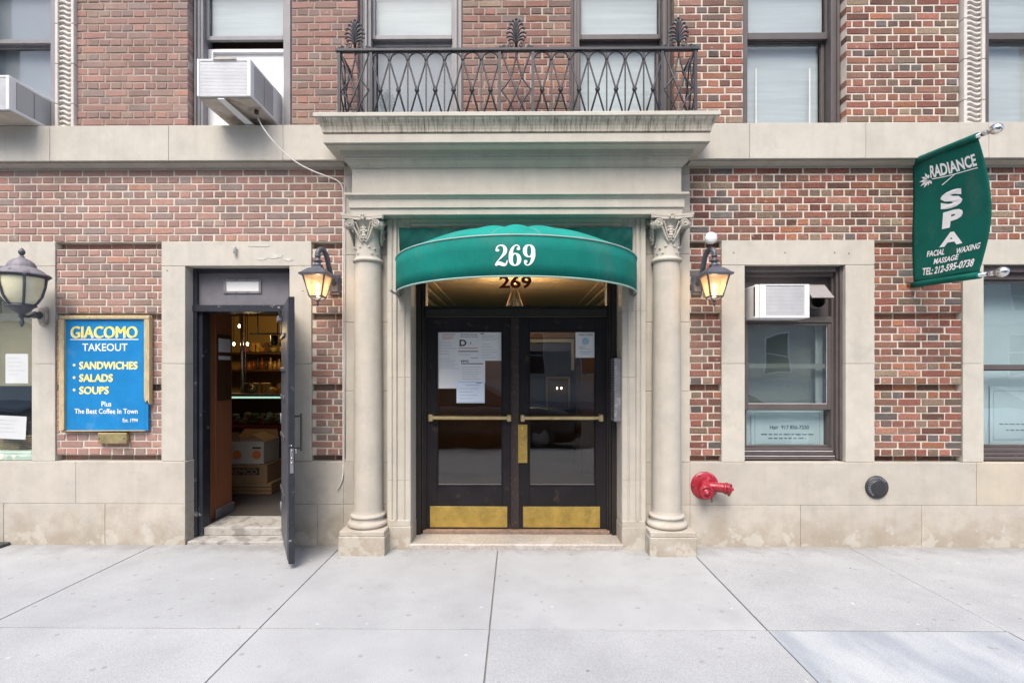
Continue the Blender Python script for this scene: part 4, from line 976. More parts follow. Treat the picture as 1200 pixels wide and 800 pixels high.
# track light and pendant bulbs
yt=y2(6.5); x0,zt=W(293,391,yt); x1,_=W(334,391,yt)
tr=thing('track_light','black ceiling track with one spotlight inside the shop','spotlight',(x0,yt,zt))
MB().box(0,x1-x0,-.012,.012,-.01,.01).bar((.1,0,0),(.1,0,.38),.012).bar((.36,0,0),(.36,0,.38),.012).build('track',BLKR,tr)
m=MB().lathe([(0,.0),(.03,0),(.045,.04),(.045,.13),(0,.13)],(x1-x0-.14,0,-.15),14); m.build('spot',BLKR,tr)
for px,py in ((280.5,382),(274,403),(290,403)):
    x,z=W(px,py,y2(6.3)); 
    o=thing('pendant_bulb',{(280.5,382):'topmost of the three small glowing bulbs hanging inside the shop doorway',(274,403):'lower glowing bulb nearest the orange wall inside the shop doorway',(290,403):'lower glowing bulb nearest the spotlight inside the shop doorway'}[px,py],'bulb',(x,y2(6.3),z),'bulbs hanging inside the shop')
    MB().ball((0,0,0),.013,10,7,(1,1,1.6)).build('glowing_glass',BULB,o)
    MB().bar((0,0,.03),(0,0,2.55-z),.006).build('flex',BLKR,o)
x,z=W(291,416,y2(6.3)); 
pl=bpy.data.lights.new('shop_light','POINT'); pl.energy=10; pl.color=(1,.68,.28); pl.shadow_soft_size=.1; po=bpy.data.objects.new('shop_light',pl); C.objects.link(po); po.location=(-3.75,2.6,2.15); po.parent=None
po.parent=tr; po.location=(-3.75-x0,2.5-yt,2.15-zt)

# ================================================================ CABLES
cb=MB(); pts=[]
for px,py,y in ((302,138,-.20),(309,151,-.24),(319,164,-.22),(333,179,-.17),(350,192,-.13),(368,201,-.08),(384,207,-.035),(394,211,-.022),(400,217,-.020),(402,227,-.018)):
    x,z=W(px,py,y); pts.append((x,y,z))
xx=pts[-1][0]
for z in (2.9,2.4,1.9,1.4,1.0,.80): pts.append((xx+random.uniform(-.003,.003),-.018,z))
for px,py in ((401.5,556),(399,566),(395,573)): x,z=W(px,py,-.05); pts.append((x,-.045,z))
cb.tube(cr(pts,6),.0062,7); o=cb.build('power_cable',CABLE); tag(o,'white cable sagging from the air conditioner and running down beside the left column','cable')
m=MB(); x=WX(404.5,-.035)
m.tube([(x,-.036,3.30),(x,-.036,2.5),(x+.002,-.036,1.6),(x,-.036,.80)],.005,6); o=m.build('second_cable',CONG); o.name='thin_grey_cable'; tag(o,'thin grey wire clipped along the stone edge left of the columned entrance','cable')

# ================================================================ AIR CONDITIONERS
def ac_big(px0,px1,py0,py1,yf,yb,label,side_to=None):
    x0,z1=W(px0,py0,yf); x1,z0=W(px1,py1,yf)
    t=thing('air_conditioner',label,'air conditioner',((x0+x1)/2,yb,z0)); w=(x1-x0)/2; h=z1-z0; d=yb-yf
    MB().box(-w,w,-d,0,0,h,.006).build('casing',ACW,t)
    m=MB().ring(-w,w,0,h,-d-.012,-d+.002,.022,.03,.02,.006,.004); m.build('rear_rim',ACW,t)
    m=MB().mat(DARK).box(-w+.022,w-.03,-d-.002,-d,.006,h-.02).mat(FIN)
    n=24
    for i in range(n): z=.008+(h-.03)*i/n; m.box(-w+.024,w-.032,-d-.007,-d-.003,z,z+(h-.03)/n*.80)
    m.build('condenser_fins',None,t)
    m=MB().mat(GREYF).box(w,w+.001,-d+.05,-d+.38,.03,h-.03).mat(FIN)
    for q in range(2):
        for i in range(16): ya=-d+.055+q*.165; z=.035+i*(h-.07)/16; m.box(w+.0012,w+.004,ya,ya+.150,z,z+(h-.07)/16*.6)
    m.build('side_louvre',None,t)
    MB().box(-w+.004,w-.004,-d+.01,-.01,-.012,-.001).build('base_pan',ACD,t)
    return t,w,h,d
t,w,h,d=ac_big(231.5,294.5,70,113.5,-.42,.14,'white window air conditioner left of the balcony with a cable hanging from its underside')
m=MB(); m.add([(-.055,-d-.005,-.014),(.0,-d-.005,-.014),(.12,-.06,-.10),(.04,-.06,-.10),(-.055,-d-.005,-.022),(.0,-d-.005,-.022),(.12,-.06,-.108),(.04,-.06,-.108)],[(0,1,2,3),(4,5,6,7),(0,1,5,4),(1,2,6,5),(2,3,7,6),(3,0,4,7)]); m.build('support_bracket',ACW,t)
m=MB().box(-w+.14,w-.12,-d-.020,-d-.010,h-.010,h+.004); m.build('top_clip',ACD,t)
MB().lathe([(0,0),(.02,0),(.018,-.03),(0,-.035)],(w-.06,-d+.20,-.013),12).build('drain_plug',BLKR,t)
t,w,h,d=ac_big(-50,12,89,129,-.36,.14,'white window air conditioner cut by the left edge of the picture')
# small unit in the transom of the lower right window
yf=-.12; x0,z1=W(886,333,yf); x1,z0=W(949,372.5,yf)
t=thing('air_conditioner','small white air conditioner in the transom of the brown ground floor window','air conditioner',((x0+x1)/2,.15,z0)); w=(x1-x0)/2; h=z1-z0; d=.27
m=MB().box(-w+.01,w,-d+.03,0,0,h,.006); m.build('casing',ACW,t)
m=MB().ring(-w+.035,w,0,h,-d,-d+.03,.055,.045,.012,.02,.004).box(-w,-w+.033,-d+.012,-d+.05,.0,h,.004); m.build('rear_rim',ACW,t)
m=MB().mat(DARK).box(-w+.09,w-.045,-d+.018,-d+.02,.02,h-.012).mat(FIN)
for i in range(22): z=.022+(h-.036)*i/22; m.box(-w+.091,w-.046,-d+.008,-d+.016,z,z+(h-.036)/22*.8)
for i in range(30): xq=-w+.092+i*(2*w-.14)/30; m.box(xq,xq+.0015,-d+.006,-d+.0075,.02,h-.012)
m.build('condenser_fins',None,t)
m=MB().mat(DARK).box(-w-.001,-w,-d+.02,-d+.045,.02,h-.02); m.build('side_slot',None,t)
# duct hood
x0,z1=W(951,330,.0); x1,z0=W(976,348,-.08)
hd=thing('vent_hood','grey sheet metal vent hood beside the small transom air conditioner','vent hood',((x0+x1)/2,.14,z0)); w=.10
m=MB().extx([(.0,.14),(-.05,.14),(-.20,.0),(-.195,-.006),(-.045,.128),(0,.128)],-w,w); m.extx([(0,.14),(-.05,.135),(-.19,.004),(0,.004)],-w,-w+.003); m.extx([(0,.14),(-.05,.135),(-.19,.004),(0,.004)],w-.003,w); m.build('hood',pm('grey_sheet_metal',(.26,.245,.24),.5),hd)
m=MB().lathe([(.062,-.02),(.070,-.02),(.070,.12),(.062,.12)],(0,.0,-.02),18,'Y'); m.build('duct_ring',BRONZE,hd)

# ================================================================ BALCONY RAILING
RY=-.33
rl=thing('balcony_railing','black wrought iron railing with looped bars and leaf crests on the cornice over the entrance','railing',(0,RY,3.745))
H=WZ(57.5,RY)-3.745; rx0,rx1=WX(396.5,RY),WX(816,RY)
Lr=MB().box(rx0-.02,rx1+.02,-.022,.022,H-.022,H+.002,.003).box(rx0-.012,rx0+.012,.022,-RY+.0,H-.02,H).box(rx1-.012,rx1+.012,.022,-RY,H-.02,H)
Lr.build('top_rail',IRON,rl)
MB().box(rx0,rx1,-.010,.010,.012,.022).build('bottom_rail',IRON,rl)
def post(px,w=.024): 
    x=WX(px,RY); MB().box(x-w/2,x+w/2,-w/2,w/2,0,H-.02).build('post',IRON,rl); return x
ep=[(397.5,435),(585.5,624.5),(776,815)]
for a,b in ep: post(a); post(b)
def B(mb,pts,w=.010): mb.tube(pts,w*.78,6)
ros0=MB().lathe([(0,.012),(.012,.012),(.020,.008),(.021,0),(.021,-.006),(0,-.008)],(0,0,0),10,'Y')
for i in range(6): ros0.ball((.013*math.cos(i*PI/3),-.011,.013*math.sin(i*PI/3)),.0055,6,4)
ros0.mats=[IRON]; ros0.m=[0]*len(ros0.f); rosme=ros0.mesh('rosette')
def bay(x0,x1,first):
    cx=(x0+x1)/2; hw=(x1-x0)/2; zr=H*.43; za=H-.022-hw*1.02
    for s in (-1,1):
        m=MB(); B(m,[(cx+s*hw*.94,s*.004,za),(cx,s*.004,zr),(cx-s*hw*.92,s*.004,.012)]); 
        m.build('diagonal_bar',IRON,rl)
    m=MB(); B(m,[(cx+hw*.94*math.cos(a),0,za+hw*.96*math.sin(a)) for a in [PI*i/12 for i in range(13)]],.011); m.build('arch',IRON,rl)
    if not first: MB().box(x0-.0055,x0+.0055,-.006,.006,.02,H-.02).build('upright_bar',IRON,rl)
    o=bpy.data.objects.new('rosette',rosme); C.objects.link(o); o.parent=rl; o.location=(cx,-.006,zr)
for a,b in ((435,585.5),(624.5,776)):
    xa,xb=WX(a,RY),WX(b,RY)
    for i in range(7): bay(xa+(xb-xa)*i/7,xa+(xb-xa)*(i+1)/7,i==0)
def endpanel(fn,x0,x1,half=False):
    w=x1-x0; cx=(x0+x1)/2; zt=H-.03; zm=H*.43
    for s in (-1,1):
        m=MB(); B(m,[fn(cx-s*w*.44,zt,.003*s),fn(cx+s*w*.05,zm-.05,.003*s),fn(cx+s*w*.36,.012,.003*s)],.010); m.build('diagonal_bar',IRON,rl)
        m=MB(); c=cr([(cx+s*w*.02,zt),(cx+s*w*-.06,zt-.10),(cx-s*w*.18,zt-.22),(cx-s*w*.44,zm),],5); B(m,[fn(p[0],p[1],.006*s) for p in c],.009)
        c=cr([(cx-s*w*.44,zm),(cx-s*w*.20,zm-.10),(cx-s*w*.05,zm-.20),(cx+s*w*.0,.012)],5); B(m,[fn(p[0],p[1],.006*s) for p in c],.009); m.build('curved_bar',IRON,rl)
for a,b in ep: endpanel(lambda x,z,d:(x,d,z),WX(a,RY),WX(b,RY))
for X_ in (rx0,rx1): endpanel(lambda x,z,d,X_=X_:(X_+d,x,z),.02,-RY-.02)
# crests
def crest(px):
    x=WX(px,RY); cr_=part('crest',rl,(x,0,H))
    m=MB(); hh=WZ(21,RY)-WZ(57.5,RY)
    m.tube([(0,0,.02),(0,0,hh*.55),(0,0,hh*.92)],[.013,.009,.006],6); m.ball((0,0,hh*.95),.012,8,5)
    for k,(z0,wk,zk_) in enumerate(((.130,.032,.236),(.108,.057,.208),(.088,.076,.172),(.068,.085,.135),(.050,.083,.100),(.036,.070,.072))):
        for s in (-1,1):
            pts=[]
            for i in range(9):
                q=i/8; pts.append((s*(2*q*(1-q)*wk*.30+q*q*wk), -.004-.010*math.sin(PI*q), (1-q)**2*z0+2*q*(1-q)*(zk_+.016)+q*q*zk_))
            for i in range(1,7):
                a=i*.62; pts.append((s*(wk-.008*(1-math.cos(a))*.9), -.008, zk_-.010*math.sin(a)))
            m.tube(pts,[.0060+.0034*math.sin(PI*min(i/9,1)) for i in range(len(pts))],6)
    m.build('palmette',IRON,cr_)
    m=MB()
    for s in (-1,1):
        for cx,r in ((.045,.028),(.105,.017),(.135,.012)):
            pts=[(s*(cx+ (r*(1-i/26))*math.cos(-PI/2+i*.42)), -.004, r+.002+ (r*(1-i/26))*math.sin(-PI/2+i*.42)) for i in range(24)]
            m.tube(pts,.0052,5)
        m.tube([(s*.03,0,.004),(s*.16,0,.006),(s*.168,0,.018)],.004,5)
    m.build('scroll',IRON,cr_)
for px in (416,605,795): crest(px)

# ================================================================ AWNING
aw=thing('awning','round-fronted green canvas awning with white 269 over the entrance doors','awning',(0,-.12,2.27))
A_,Bp,AY=1.058,.98,-.12; zr,zb2=2.56,2.27
acx=(WX(463,-.12)+WX(747,-.12))/2
def ell(t,k=1.0): return (acx+A_*k*math.cos(t), -Bp*k*math.sin(t))
def band(u,v):
    t=PI*(1-u); x,y=ell(t); return (x,y+.0,v*(zr-zb2)+ .0)
m=MB().grid(lambda u,v: band(u,v),56,3); 
o=m.build('valance',CAN,aw); sm=o.modifiers.new('thickness','SOLIDIFY'); sm.thickness=.003; sm.offset=-1
NR=9
def dome(u,v):
    t=PI*(1-u); x,y=ell(t,1-v); h=.262*(1-(1-v)**1.9)
    sag=.022*math.sin(PI*((u*NR)%1.0))*math.sin(PI*min(1,v*1.05))*(1 if 0<u<1 else 0)
    return (x,y,(zr-zb2)+.004+h+sag)
o=MB().grid(dome,NR*8,14).build('canopy_top',CANL,aw); sm=o.modifiers.new('thickness','SOLIDIFY'); sm.thickness=.002
m=MB()
for z,r in ((zr-zb2+.002,.0065),(.0,.007)): m.tube([(*ell(PI*i/56),z) for i in range(57)],r,6)
m.build('piping',PIPE,aw)
m=MB()
for k in range(1,NR): m.tube([Vector(dome(k/NR,v/10))+Vector((0,0,-.007)) for v in range(11)],.008,6)
m.tube([(*ell(PI*i/40,.985),.012) for i in range(41)],.008,6); m.tube([(acx-A_,0,.004),(acx-A_,0,.30)],.010,6); m.tube([(acx+A_,0,.004),(acx+A_,0,.30)],.010,6)
m.bar((acx-A_,-.01,.01),(acx-A_,-.30,.01),.012)
m.build('frame',GREYF,aw)
# serif numerals on the valance
m=MB()
yf=-.12-Bp; D_=yf-CY
def num(dig,px0,px1):
    x0,x1=WX(px0,yf),WX(px1,yf); z0,z1=WZ(311.5,yf)-2.27,WZ(286.5,yf)-2.27
    w=x1-x0; h=z1-z0
    def fn(u,v,off):
        x=x0+u/.6*w; t=math.acos(max(-1,min(1,(x-acx)/A_))); return (x,-Bp*math.sin(t)-.0028-off*.0003,z0+v*h)
    if dig=='2':
        disc2(m,.125,.74,.085,fn,1,ry=.085*.75)
        stroke(m,[(.075,.72,.06),(.09,.84,.06),(.17,.94,.055),(.30,.968,.06),(.42,.90,.12),(.475,.75,.165),(.44,.60,.15),(.34,.46,.10),(.20,.30,.05),(.08,.15,.045),(.045,.03,.05)],fn,2)
        stroke(m,[(.05,.03,.09),(.13,.11,.14),(.24,.12,.17),(.36,.07,.16),(.46,.06,.13),(.53,.13,.06),(.56,.27,.03)],fn,3)
    else:
        F_=fn if dig=='6' else (lambda u,v,off: fn(.6-u,1-v,off))
        pts=[]
        for i in range(25):
            a=2*PI*i/24+PI/2; pts.append((.30+.185*math.cos(a),.30+.275*math.sin(a),.05+.13*abs(math.cos(a))**1.3))
        stroke(m,pts,F_,1,2)
        stroke(m,[(.115,.30,.17),(.115,.52,.175),(.16,.74,.14),(.25,.90,.08),(.35,.965,.055),(.44,.94,.05),(.50,.86,.05)],F_,2)
        disc2(m,.45,.80,.08,F_,3,ry=.075)
num('2',579.5,595.5); num('6',595.5,611.5); num('9',612,628)
m.build('house_number',WPRT,aw)
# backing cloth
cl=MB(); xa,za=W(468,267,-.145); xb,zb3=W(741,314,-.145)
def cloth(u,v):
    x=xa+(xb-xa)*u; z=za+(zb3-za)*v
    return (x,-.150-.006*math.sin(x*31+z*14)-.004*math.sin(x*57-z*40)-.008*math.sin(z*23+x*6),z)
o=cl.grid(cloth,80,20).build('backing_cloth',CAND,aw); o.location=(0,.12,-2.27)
# ceiling fitting wires under awning: none

# ================================================================ LANTERNS
def square_lantern(px,py_top,py_bot,pf,label,side):
    yc=-.30; x,_=W(px,330,yc-.09); z0=WZ(346,yc-.09,px); 
    t=thing('wall_lantern',label,'wall lantern',(x,yc,z0),'lit square wall lanterns')
    hb,ht,hg=.052,.093,.180
    def P(sx,sy,k): r=hb+(ht-hb)*k; return (sx*r,sy*r,hg*k)
    fr=MB()
    for sx in (-1,1):
        for sy in (-1,1): fr.bar(P(sx,sy,0),P(sx,sy,1),.011)
    for k in (0,1):
        q=[P(-1,-1,k),P(1,-1,k),P(1,1,k),P(-1,1,k)]
        for i in range(4): fr.bar(q[i],q[(i+1)%4],.012)
    fr.build('cage',LANT,t)
    for a,b in (((-1,-1),(1,-1)),((1,-1),(1,1)),((1,1),(-1,1)),((-1,1),(-1,-1))):
        MB().add([P(*a,.02),P(*b,.02),P(*b,.98),P(*a,.98)],[(0,1,2,3)]).build('glass_panel',LITP,t)
    # roof: eaves and bell-shaped hip
    r=MB(); prof=[(.118,hg-.004),(.120,hg+.012),(.104,hg+.020),(.080,hg+.045),(.062,hg+.060),(.040,hg+.068),(.038,hg+.082)]
    vs=[(sx*a,sy*a,z) for a,z in prof for sx,sy in ((-1,-1),(1,-1),(1,1),(-1,1))]
    fs=[(i*4+k,i*4+(k+1)%4,(i+1)*4+(k+1)%4,(i+1)*4+k) for i in range(len(prof)-1) for k in range(4)]+[(0,3,2,1),(24,25,26,27)]
    r.add(vs,fs); r.build('roof',LANT,t)
    m=MB().lathe([(.0,hg+.08),(.040,hg+.082),(.044,hg+.094),(.030,hg+.104),(.024,hg+.118),(.036,hg+.124),(.038,hg+.134),(.022,hg+.144),(.018,hg+.165),(.026,hg+.170),(.026,hg+.180),(0,hg+.186)],(0,0,0),16); m.build('neck',LANT,t)
    # swan neck back to the wall plate
    pts=cr([(0,.0,hg+.16),(0,.002,hg+.20),(side*.010,.025,hg+.235),(side*.026,.065,hg+.235),(side*.040,.10,hg+.19),(side*.046,.14,hg+.10),(side*.05,.20,hg+.01),(side*.05,.285,hg-.03)],6)
    MB().tube(pts,[.0225]*len(pts),12).build('arm',LANT,t)
    m=MB().box(side*.05-.05,side*.05+.05,.270,.292,hg-.13,hg+.07,.012).box(side*.05-.038,side*.05+.038,.255,.272,hg-.10,hg+.04,.010); m.build('wall_plate',LANT,t)
    m=MB()
    for sx in (-1,1):
        for sy in (-1,1): m.tube(cr([(sx*hb,sy*hb,0),(sx*hb*.72,sy*hb*.72,-.020),(sx*.008,sy*.008,-.032)],4),.005,6)
    m.lathe([(0,-.022),(.010,-.026),(.012,-.036),(.006,-.046),(.010,-.056),(.012,-.064),(.004,-.080),(0,-.086)],(0,0,0),12); m.build('bottom_finial',LANT,t)
    MB().ball((0,0,.085),.015,10,8,(1,1,2.2)).lathe([(0,.0),(.014,0),(.014,.045),(0,.045)],(0,0,0),10).build('bulb',BULB,t)
    l=bpy.data.lights.new('lantern_light','POINT'); l.energy=1.3; l.color=(1,.70,.42); l.shadow_soft_size=.03; o=bpy.data.objects.new('lantern_light',l); C.objects.link(o); o.parent=t; o.location=(0,0,.10)
    return t
square_lantern(367.5,282,357,0,'lit black square wall lantern between the open side door and the left column',1)
t=square_lantern(842,282,357,0,'lit black square wall lantern right of the right column, with a white disc above it',-1)
x,z=W(835.5,277.5,-.34); 
m=MB().lathe([(0,.02),(.040,.02),(.050,.010),(.052,-.01),(.040,-.05),(0,-.06)],(x,-.30,z),24,'Y'); o=m.build('lantern_sensor',pm('pale_grey_plastic',(.66,.65,.64),.6)); tag(o,'round pale grey disc fixed on top of the right-hand lantern neck','sensor')
# globe-glass lantern at the far left
yc=-.30; x,_=W(25.5,350,yc); zt=WZ(323.5,yc,25)   # zt: underside of roof
t=thing('wall_lantern','unlit round carriage lantern with fluted dome roof, beside the papered shop window','wall lantern',(x,yc,zt))
MB().lathe([(.195,.0),(.198,.010),(.180,.024),(.168,.024),(.150,.045),(.120,.064),(.094,.080)],(0,0,0),6*4).build('roof_skirt',LANW,t)
m=MB(); 
vs=[];n=36
pr=[(.094,.080),(.088,.102),(.075,.123),(.055,.141),(.030,.154),(.016,.162),(.020,.169),(.010,.177)]
for i in range(n):
    a=2*PI*i/n; k=1+(.06 if i%2 else -.04)
    for r,h in pr: vs.append((r*k*math.cos(a),r*k*math.sin(a),h))
mm=len(pr); m.add(vs,[(i*mm+j,((i+1)%n)*mm+j,((i+1)%n)*mm+j+1,i*mm+j+1) for i in range(n) for j in range(mm-1)],True); m.build('fluted_dome',LANW,t)
m=MB().lathe([(0,.175),(.010,.177),(.020,.193),(.026,.206),(.022,.222),(.010,.239),(0,.246)],(0,0,0),12); m.build('acorn_finial',LANT,t)
m=MB().lathe([(.165,0),(.166,-.03),(.160,-.09),(.135,-.18),(.10,-.235),(.075,-.255)],(0,0,0),24); m.build('frosted_bowl',MILK,t)
m=MB().lathe([(.168,-.018),(.180,-.014),(.182,.008),(.170,.006)],(0,0,0),24)
for k in range(6):
    a=math.radians(60*k+20); ca,sa_=math.cos(a),math.sin(a)
    m.tube([(r*ca,r*sa_,h) for r,h in ((.176,.0),(.172,-.04),(.166,-.09),(.142,-.18),(.108,-.235),(.08,-.26))],.010,6)
    m.ball((.182*ca,.182*sa_,-.004),.016,8,5)
m.build('cage',LANT,t)
m=MB().lathe([(0,-.250),(.098,-.250),(.104,-.262),(.080,-.275),(.060,-.30),(.030,-.325),(.018,-.335),(.022,-.352),(.012,-.366),(.014,-.385),(.020,-.400),(.012,-.425),(.005,-.440),(0,-.445)],(0,0,0),18); m.build('bottom_finial',LANT,t)
bx_,bz=W(50,370,-.03); lx=bx_-x; lz=bz-zt
m=MB().tube(cr([(.0,0,-.335),(lx*.3,.07,-.345),(lx*.7,.17,lz),(lx,.25,lz)],6),.014,8).lathe([(0,-.02),(.024,-.02),(.036,.0),(.024,.03),(.034,.045),(.020,.06),(0,.06)],(lx,.235,lz),14,'Y'); m.build('arm',LANT,t)
MB().box(lx-.035,lx+.045,.255,.288,lz-.085,lz+.085,.012).box(lx-.022,lx+.032,.235,.256,lz-.06,lz+.06,.010).build('wall_plate',ACD,t)

# ================================================================ SIGNS
def sgn(px,py,y): return W(px,py,y)
t=thing('takeout_sign','blue takeout board with yellow lettering in a broken tan wooden frame','sign',(WX(123),-.03,WZ(504,-.03,123)))
x0,z0=W(75,504,-.03); x1,z1=W(170.5,373,-.03); ox,oz=t.location.x,t.location.z
MB().box(x0-ox,x1-ox,-.006,.016,z0-oz,z1-oz,.001).box(x1-ox,W(174,0,-.03)[0]-ox,-.004,.014,z0-oz,WZ(472,-.03,170)-oz).build('board',BLUE,t)
m=MB(); a0=WX(69.5,-.05); a1=WX(75.5,-.05); b1=WX(175.5,-.05); b0=WX(169.5,-.05); zt=WZ(369.5,-.05,120); ztb=WZ(374,-.05,120)
m=MB().box(a0-ox,b1-ox,-.028,.018,ztb-oz,zt-oz,.006); m.build('frame_rail',TAN,t)
m=MB(); f=[(a0-ox,ztb-oz),(a1-ox,ztb-oz),(a1-ox+.002,z0-oz+.01),(a0-ox+.004,z0-oz-.005)][::-1]; m.extr(f,-.028,.018); m.build('frame_stile',TAN,t)
zb4=WZ(470,-.05,170)-oz; f=[(b0-ox,zb4+.03),(b0-ox+.012,zb4-.01),(b0-ox+.03,zb4+.015),(b1-ox,zb4-.03),(b1-ox,ztb-oz),(b0-ox,ztb-oz)]; m=MB().extr(f,-.028,.018); m.build('frame_stile',TAN,t)
m=MB().extr([(x0-ox,z0-oz-.010),(x1-ox,z0-oz-.004),(x1-ox,z0-oz+.004),(x0-ox,z0-oz+.002)],-.008,.014); m.build('frame_splinter',TAN,t)
def T(mb,txt,px0,px1,pyb,pyt,bold=0,dy=0):
    a,zb_=W(px0,pyb,-.036); b,zt_=W(px1,pyt,-.036)
    put_text(mb,txt,a-ox,b-ox,zb_-oz,zt_-oz,lambda u,v:(u,-.0072-dy,v),bold)
m=MB().mat(WPRT); T(m,'GIACOMO',82.6,160.2,396.2,382.6,0); m.mat(YPRT); [T(m,'GIACOMO',83.6+d_*.35,161.0+d_*.35,395.6,382.1,0,.001+.0004*d_) for d_ in (0,1,2)]; m.build('name_lettering',None,t)
m=MB(); T(m,'TAKEOUT',96.5,149.5,411,402.3,.01); m.build('subtitle_lettering',WPRT,t); m=MB(); a,z=W(82.5,398.2,-.036); b,z_=W(162.5,397.2,-.036); m.box(a-ox,b-ox,-.008,-.0066,z-oz,z_-oz); m.build('underline',WPRT,t)
for a_ in (('Plus',119,130.5,476,470,.01),('The Best Coffee In Town',87.5,161.5,484.3,478.6,.012),('Est. 1994',144,161.5,494.2,490,.008)): m=MB(); T(m,*a_); m.build('small_lettering',WPRT,t)
for tx,p1,yb,yt in (('SANDWICHES',161.6,431.9,423.4),('SALADS',132.6,446.5,438),('SOUPS',127.9,461,452.5)):
    m=MB().mat(WPRT); T(m,tx,92.9,p1-.7,yb+.5,yt+.5,.018); m.mat(YPRT); T(m,tx,93.6,p1,yb,yt,.012,.001)
    cx,cz=W(87,(yb+yt)/2,-.036); m.mat(WPRT); disc2(m,cx-ox,cz-oz,.013,lambda u,v,o:(u,-.0072,v)); m.mat(YPRT); disc2(m,cx-ox+.001,cz-oz,.010,lambda u,v,o:(u,-.0079,v)); m.build('menu_line',None,t)
# brass plate under it
x0,z0=W(115.5,519.5,-.03); x1,z1=W(149.5,507,-.03)
m=MB().box(x0,x1,-.045,0,z0,z1,.006); o=m.build('name_plate',BRASP); tag(o,'small blank brass plate screwed to the brick below the blue sign','plate')
m=MB(); 
for xx in (x0+.02,x1-.02): m.lathe([(0,.004),(.006,.003),(.007,0)],(xx,-.045,(z0+z1)/2),8,'Y')
m.build('screw',DKW,o)
# small pipe stub over the side door
x,z=W(375,0,0)
x,z=W(274.5,293,-.04); m=MB().lathe([(0,-.03),(.014,-.03),(.014,.025),(.017,.03),(0,.032)],(x,-.035,z),12).lathe([(0,0),(.009,0),(.009,.03),(0,.03)],(x,-.012,z+.012),8,'Y'); o=m.build('hook_stub',ACW); tag(o,'little white pipe stub on the lintel above the side door','pipe')
# vertical banner
P1a,P1b=(*W(1068,190.5,.0),0.0),(*W(1161,153.5,-.80),-.80)
P2a,P2b=(*W(1069,334,.0),0.0),(*W(1168,319.5,-.82),-.82)
A=Vector((P1a[0],0,P1a[1])); Bv=Vector((P1b[0],-.80,P1b[1])); Cc=Vector((P2a[0],0,P2a[1])); Dd=Vector((P2b[0],-.82,P2b[1]))
t=thing('hanging_banner','green spa banner stretched between two wall poles with chrome tips','banner',tuple(A)); A0=A.copy()
def pole(a,b,nm):
    a=a-A0; b=b-A0; d=(b-a).normalized()
    q=part(nm,t); MB().tube([a+d*.0,b-d*.04],.016,12).build('rod',CHROME,q)
    m=MB(); R=d.to_track_quat('Z','Y').to_matrix(); m.lathe([(0,-.07),(.018,-.07),(.020,-.03),(.014,-.025),(.014,-.01),(.022,.0),(.036,.025),(.040,.045),(.034,.068),(.018,.082),(0,.086)],tuple(b),16,M=R); m.build('tip',CHROME,q)
    m=MB().box(a.x-.05,a.x+.10 if nm=='pole' else a.x+.1,-.0+.0-.012,.012,a.z-.014,a.z+.014,.003); m.build('bracket',pm('rusty_bracket',(.14,.05,.03),.8,ns=20,var=.4),q)
pole(A,Bv,'pole'); pole(Cc,Dd,'pole')
a_,b_=.015,.86
def clothp(u,v,off=0.0):
    top=A.lerp(Bv,a_+(b_-a_)*u)+Vector((0,0,-.018)); bot=Cc.lerp(Dd,a_+(b_-.03-a_)*u)+Vector((0,0,.018))
    p=top.lerp(bot,v)-A0
    bul=math.sin(PI*v)
    p += Vector((.0+.028*bul*math.sin(u*2.6)+.006*math.sin(u*9+v*7), -.10*u*math.sin(PI*min(1,v*1.02))**1.0*(1 if v<.97 else .6)*.9, .006*math.sin(u*7+v*9)))
    p += Vector((-1,-.25,0)).normalized()*off
    return p
m=MB().grid(lambda u,v:clothp(u,v),24,36); o=m.build('cloth',BAN,t)
s_=o.modifiers.new('thickness','SOLIDIFY'); s_.thickness=.002; s_.offset=0
for (a,b,nm) in ((A,Bv,1),(Cc,Dd,2)):
    a=a-A0; b=b-A0; p0=a.lerp(b,a_); p1=a.lerp(b,b_ if nm==1 else b_-.03); MB().tube([p0.lerp(p1,i/6) for i in range(7)],.027,12,flat=(1.0,1)).build('pole_sleeve',BAN,t)
def BT(mb,txt,u0,u1,vb,vt,bold=0,shear=0,du=0):
    put_text(mb,txt,u0,u1,0,1,lambda u,w: clothp(u,vb+(vt-vb)*w+du*(u-u0),.0035),bold,shear)
m=MB()
def subdivided(mb):
    o=mb.build('lettering',WPRT,t); return o
BT(m,'RADIANCE',.28,.90,.165,.07,.03,.05,.06)
BT(m,'S',.37,.66,.45,.32,.06,.04); BT(m,'P',.385,.66,.60,.48,.06,.04); BT(m,'A',.365,.69,.742,.645,.04,.0)
BT(m,'FACIAL',.20,.46,.805,.762,.03,.1); BT(m,'WAXING',.62,.92,.822,.778,.03,.1); BT(m,'MASSAGE',.31,.67,.868,.827,.03,.1); BT(m,'TEL: 212-595-0738',.14,.89,.945,.890,.03,.1)
u0,v0=.25,.175
m.add([clothp(.30+.60*i/8,.176+.045*i/8,.0035) for i in range(9)]+[clothp(.30+.60*i/8,.183+.045*i/8,.0035) for i in range(9)],[(i,i+1,10+i,9+i) for i in range(8)])
for ang,L in ((180,.15),(152,.13),(118,.12),(206,.15),(232,.13),(262,.09),(300,.09),(88,.07)):
    a=math.radians(ang); cx,cy=u0,v0; dx,dy=math.cos(a)*L,-math.sin(a)*L*.55
    nx,ny=-math.sin(a)*.018,-math.cos(a)*.010
    m.add([clothp(cx+dx*.12,cy+dy*.12,.0035),clothp(cx+dx*.6+nx,cy+dy*.6+ny,.0035),clothp(cx+dx,cy+dy,.0035),clothp(cx+dx*.6-nx,cy+dy*.6-ny,.0035)],[(0,1,2,3)])
m.add([clothp(.42,.25,.0035),clothp(.60,.20,.0035),clothp(.605,.205,.0035),clothp(.43,.256,.0035)],[(0,1,2,3)])
subdivided(m)

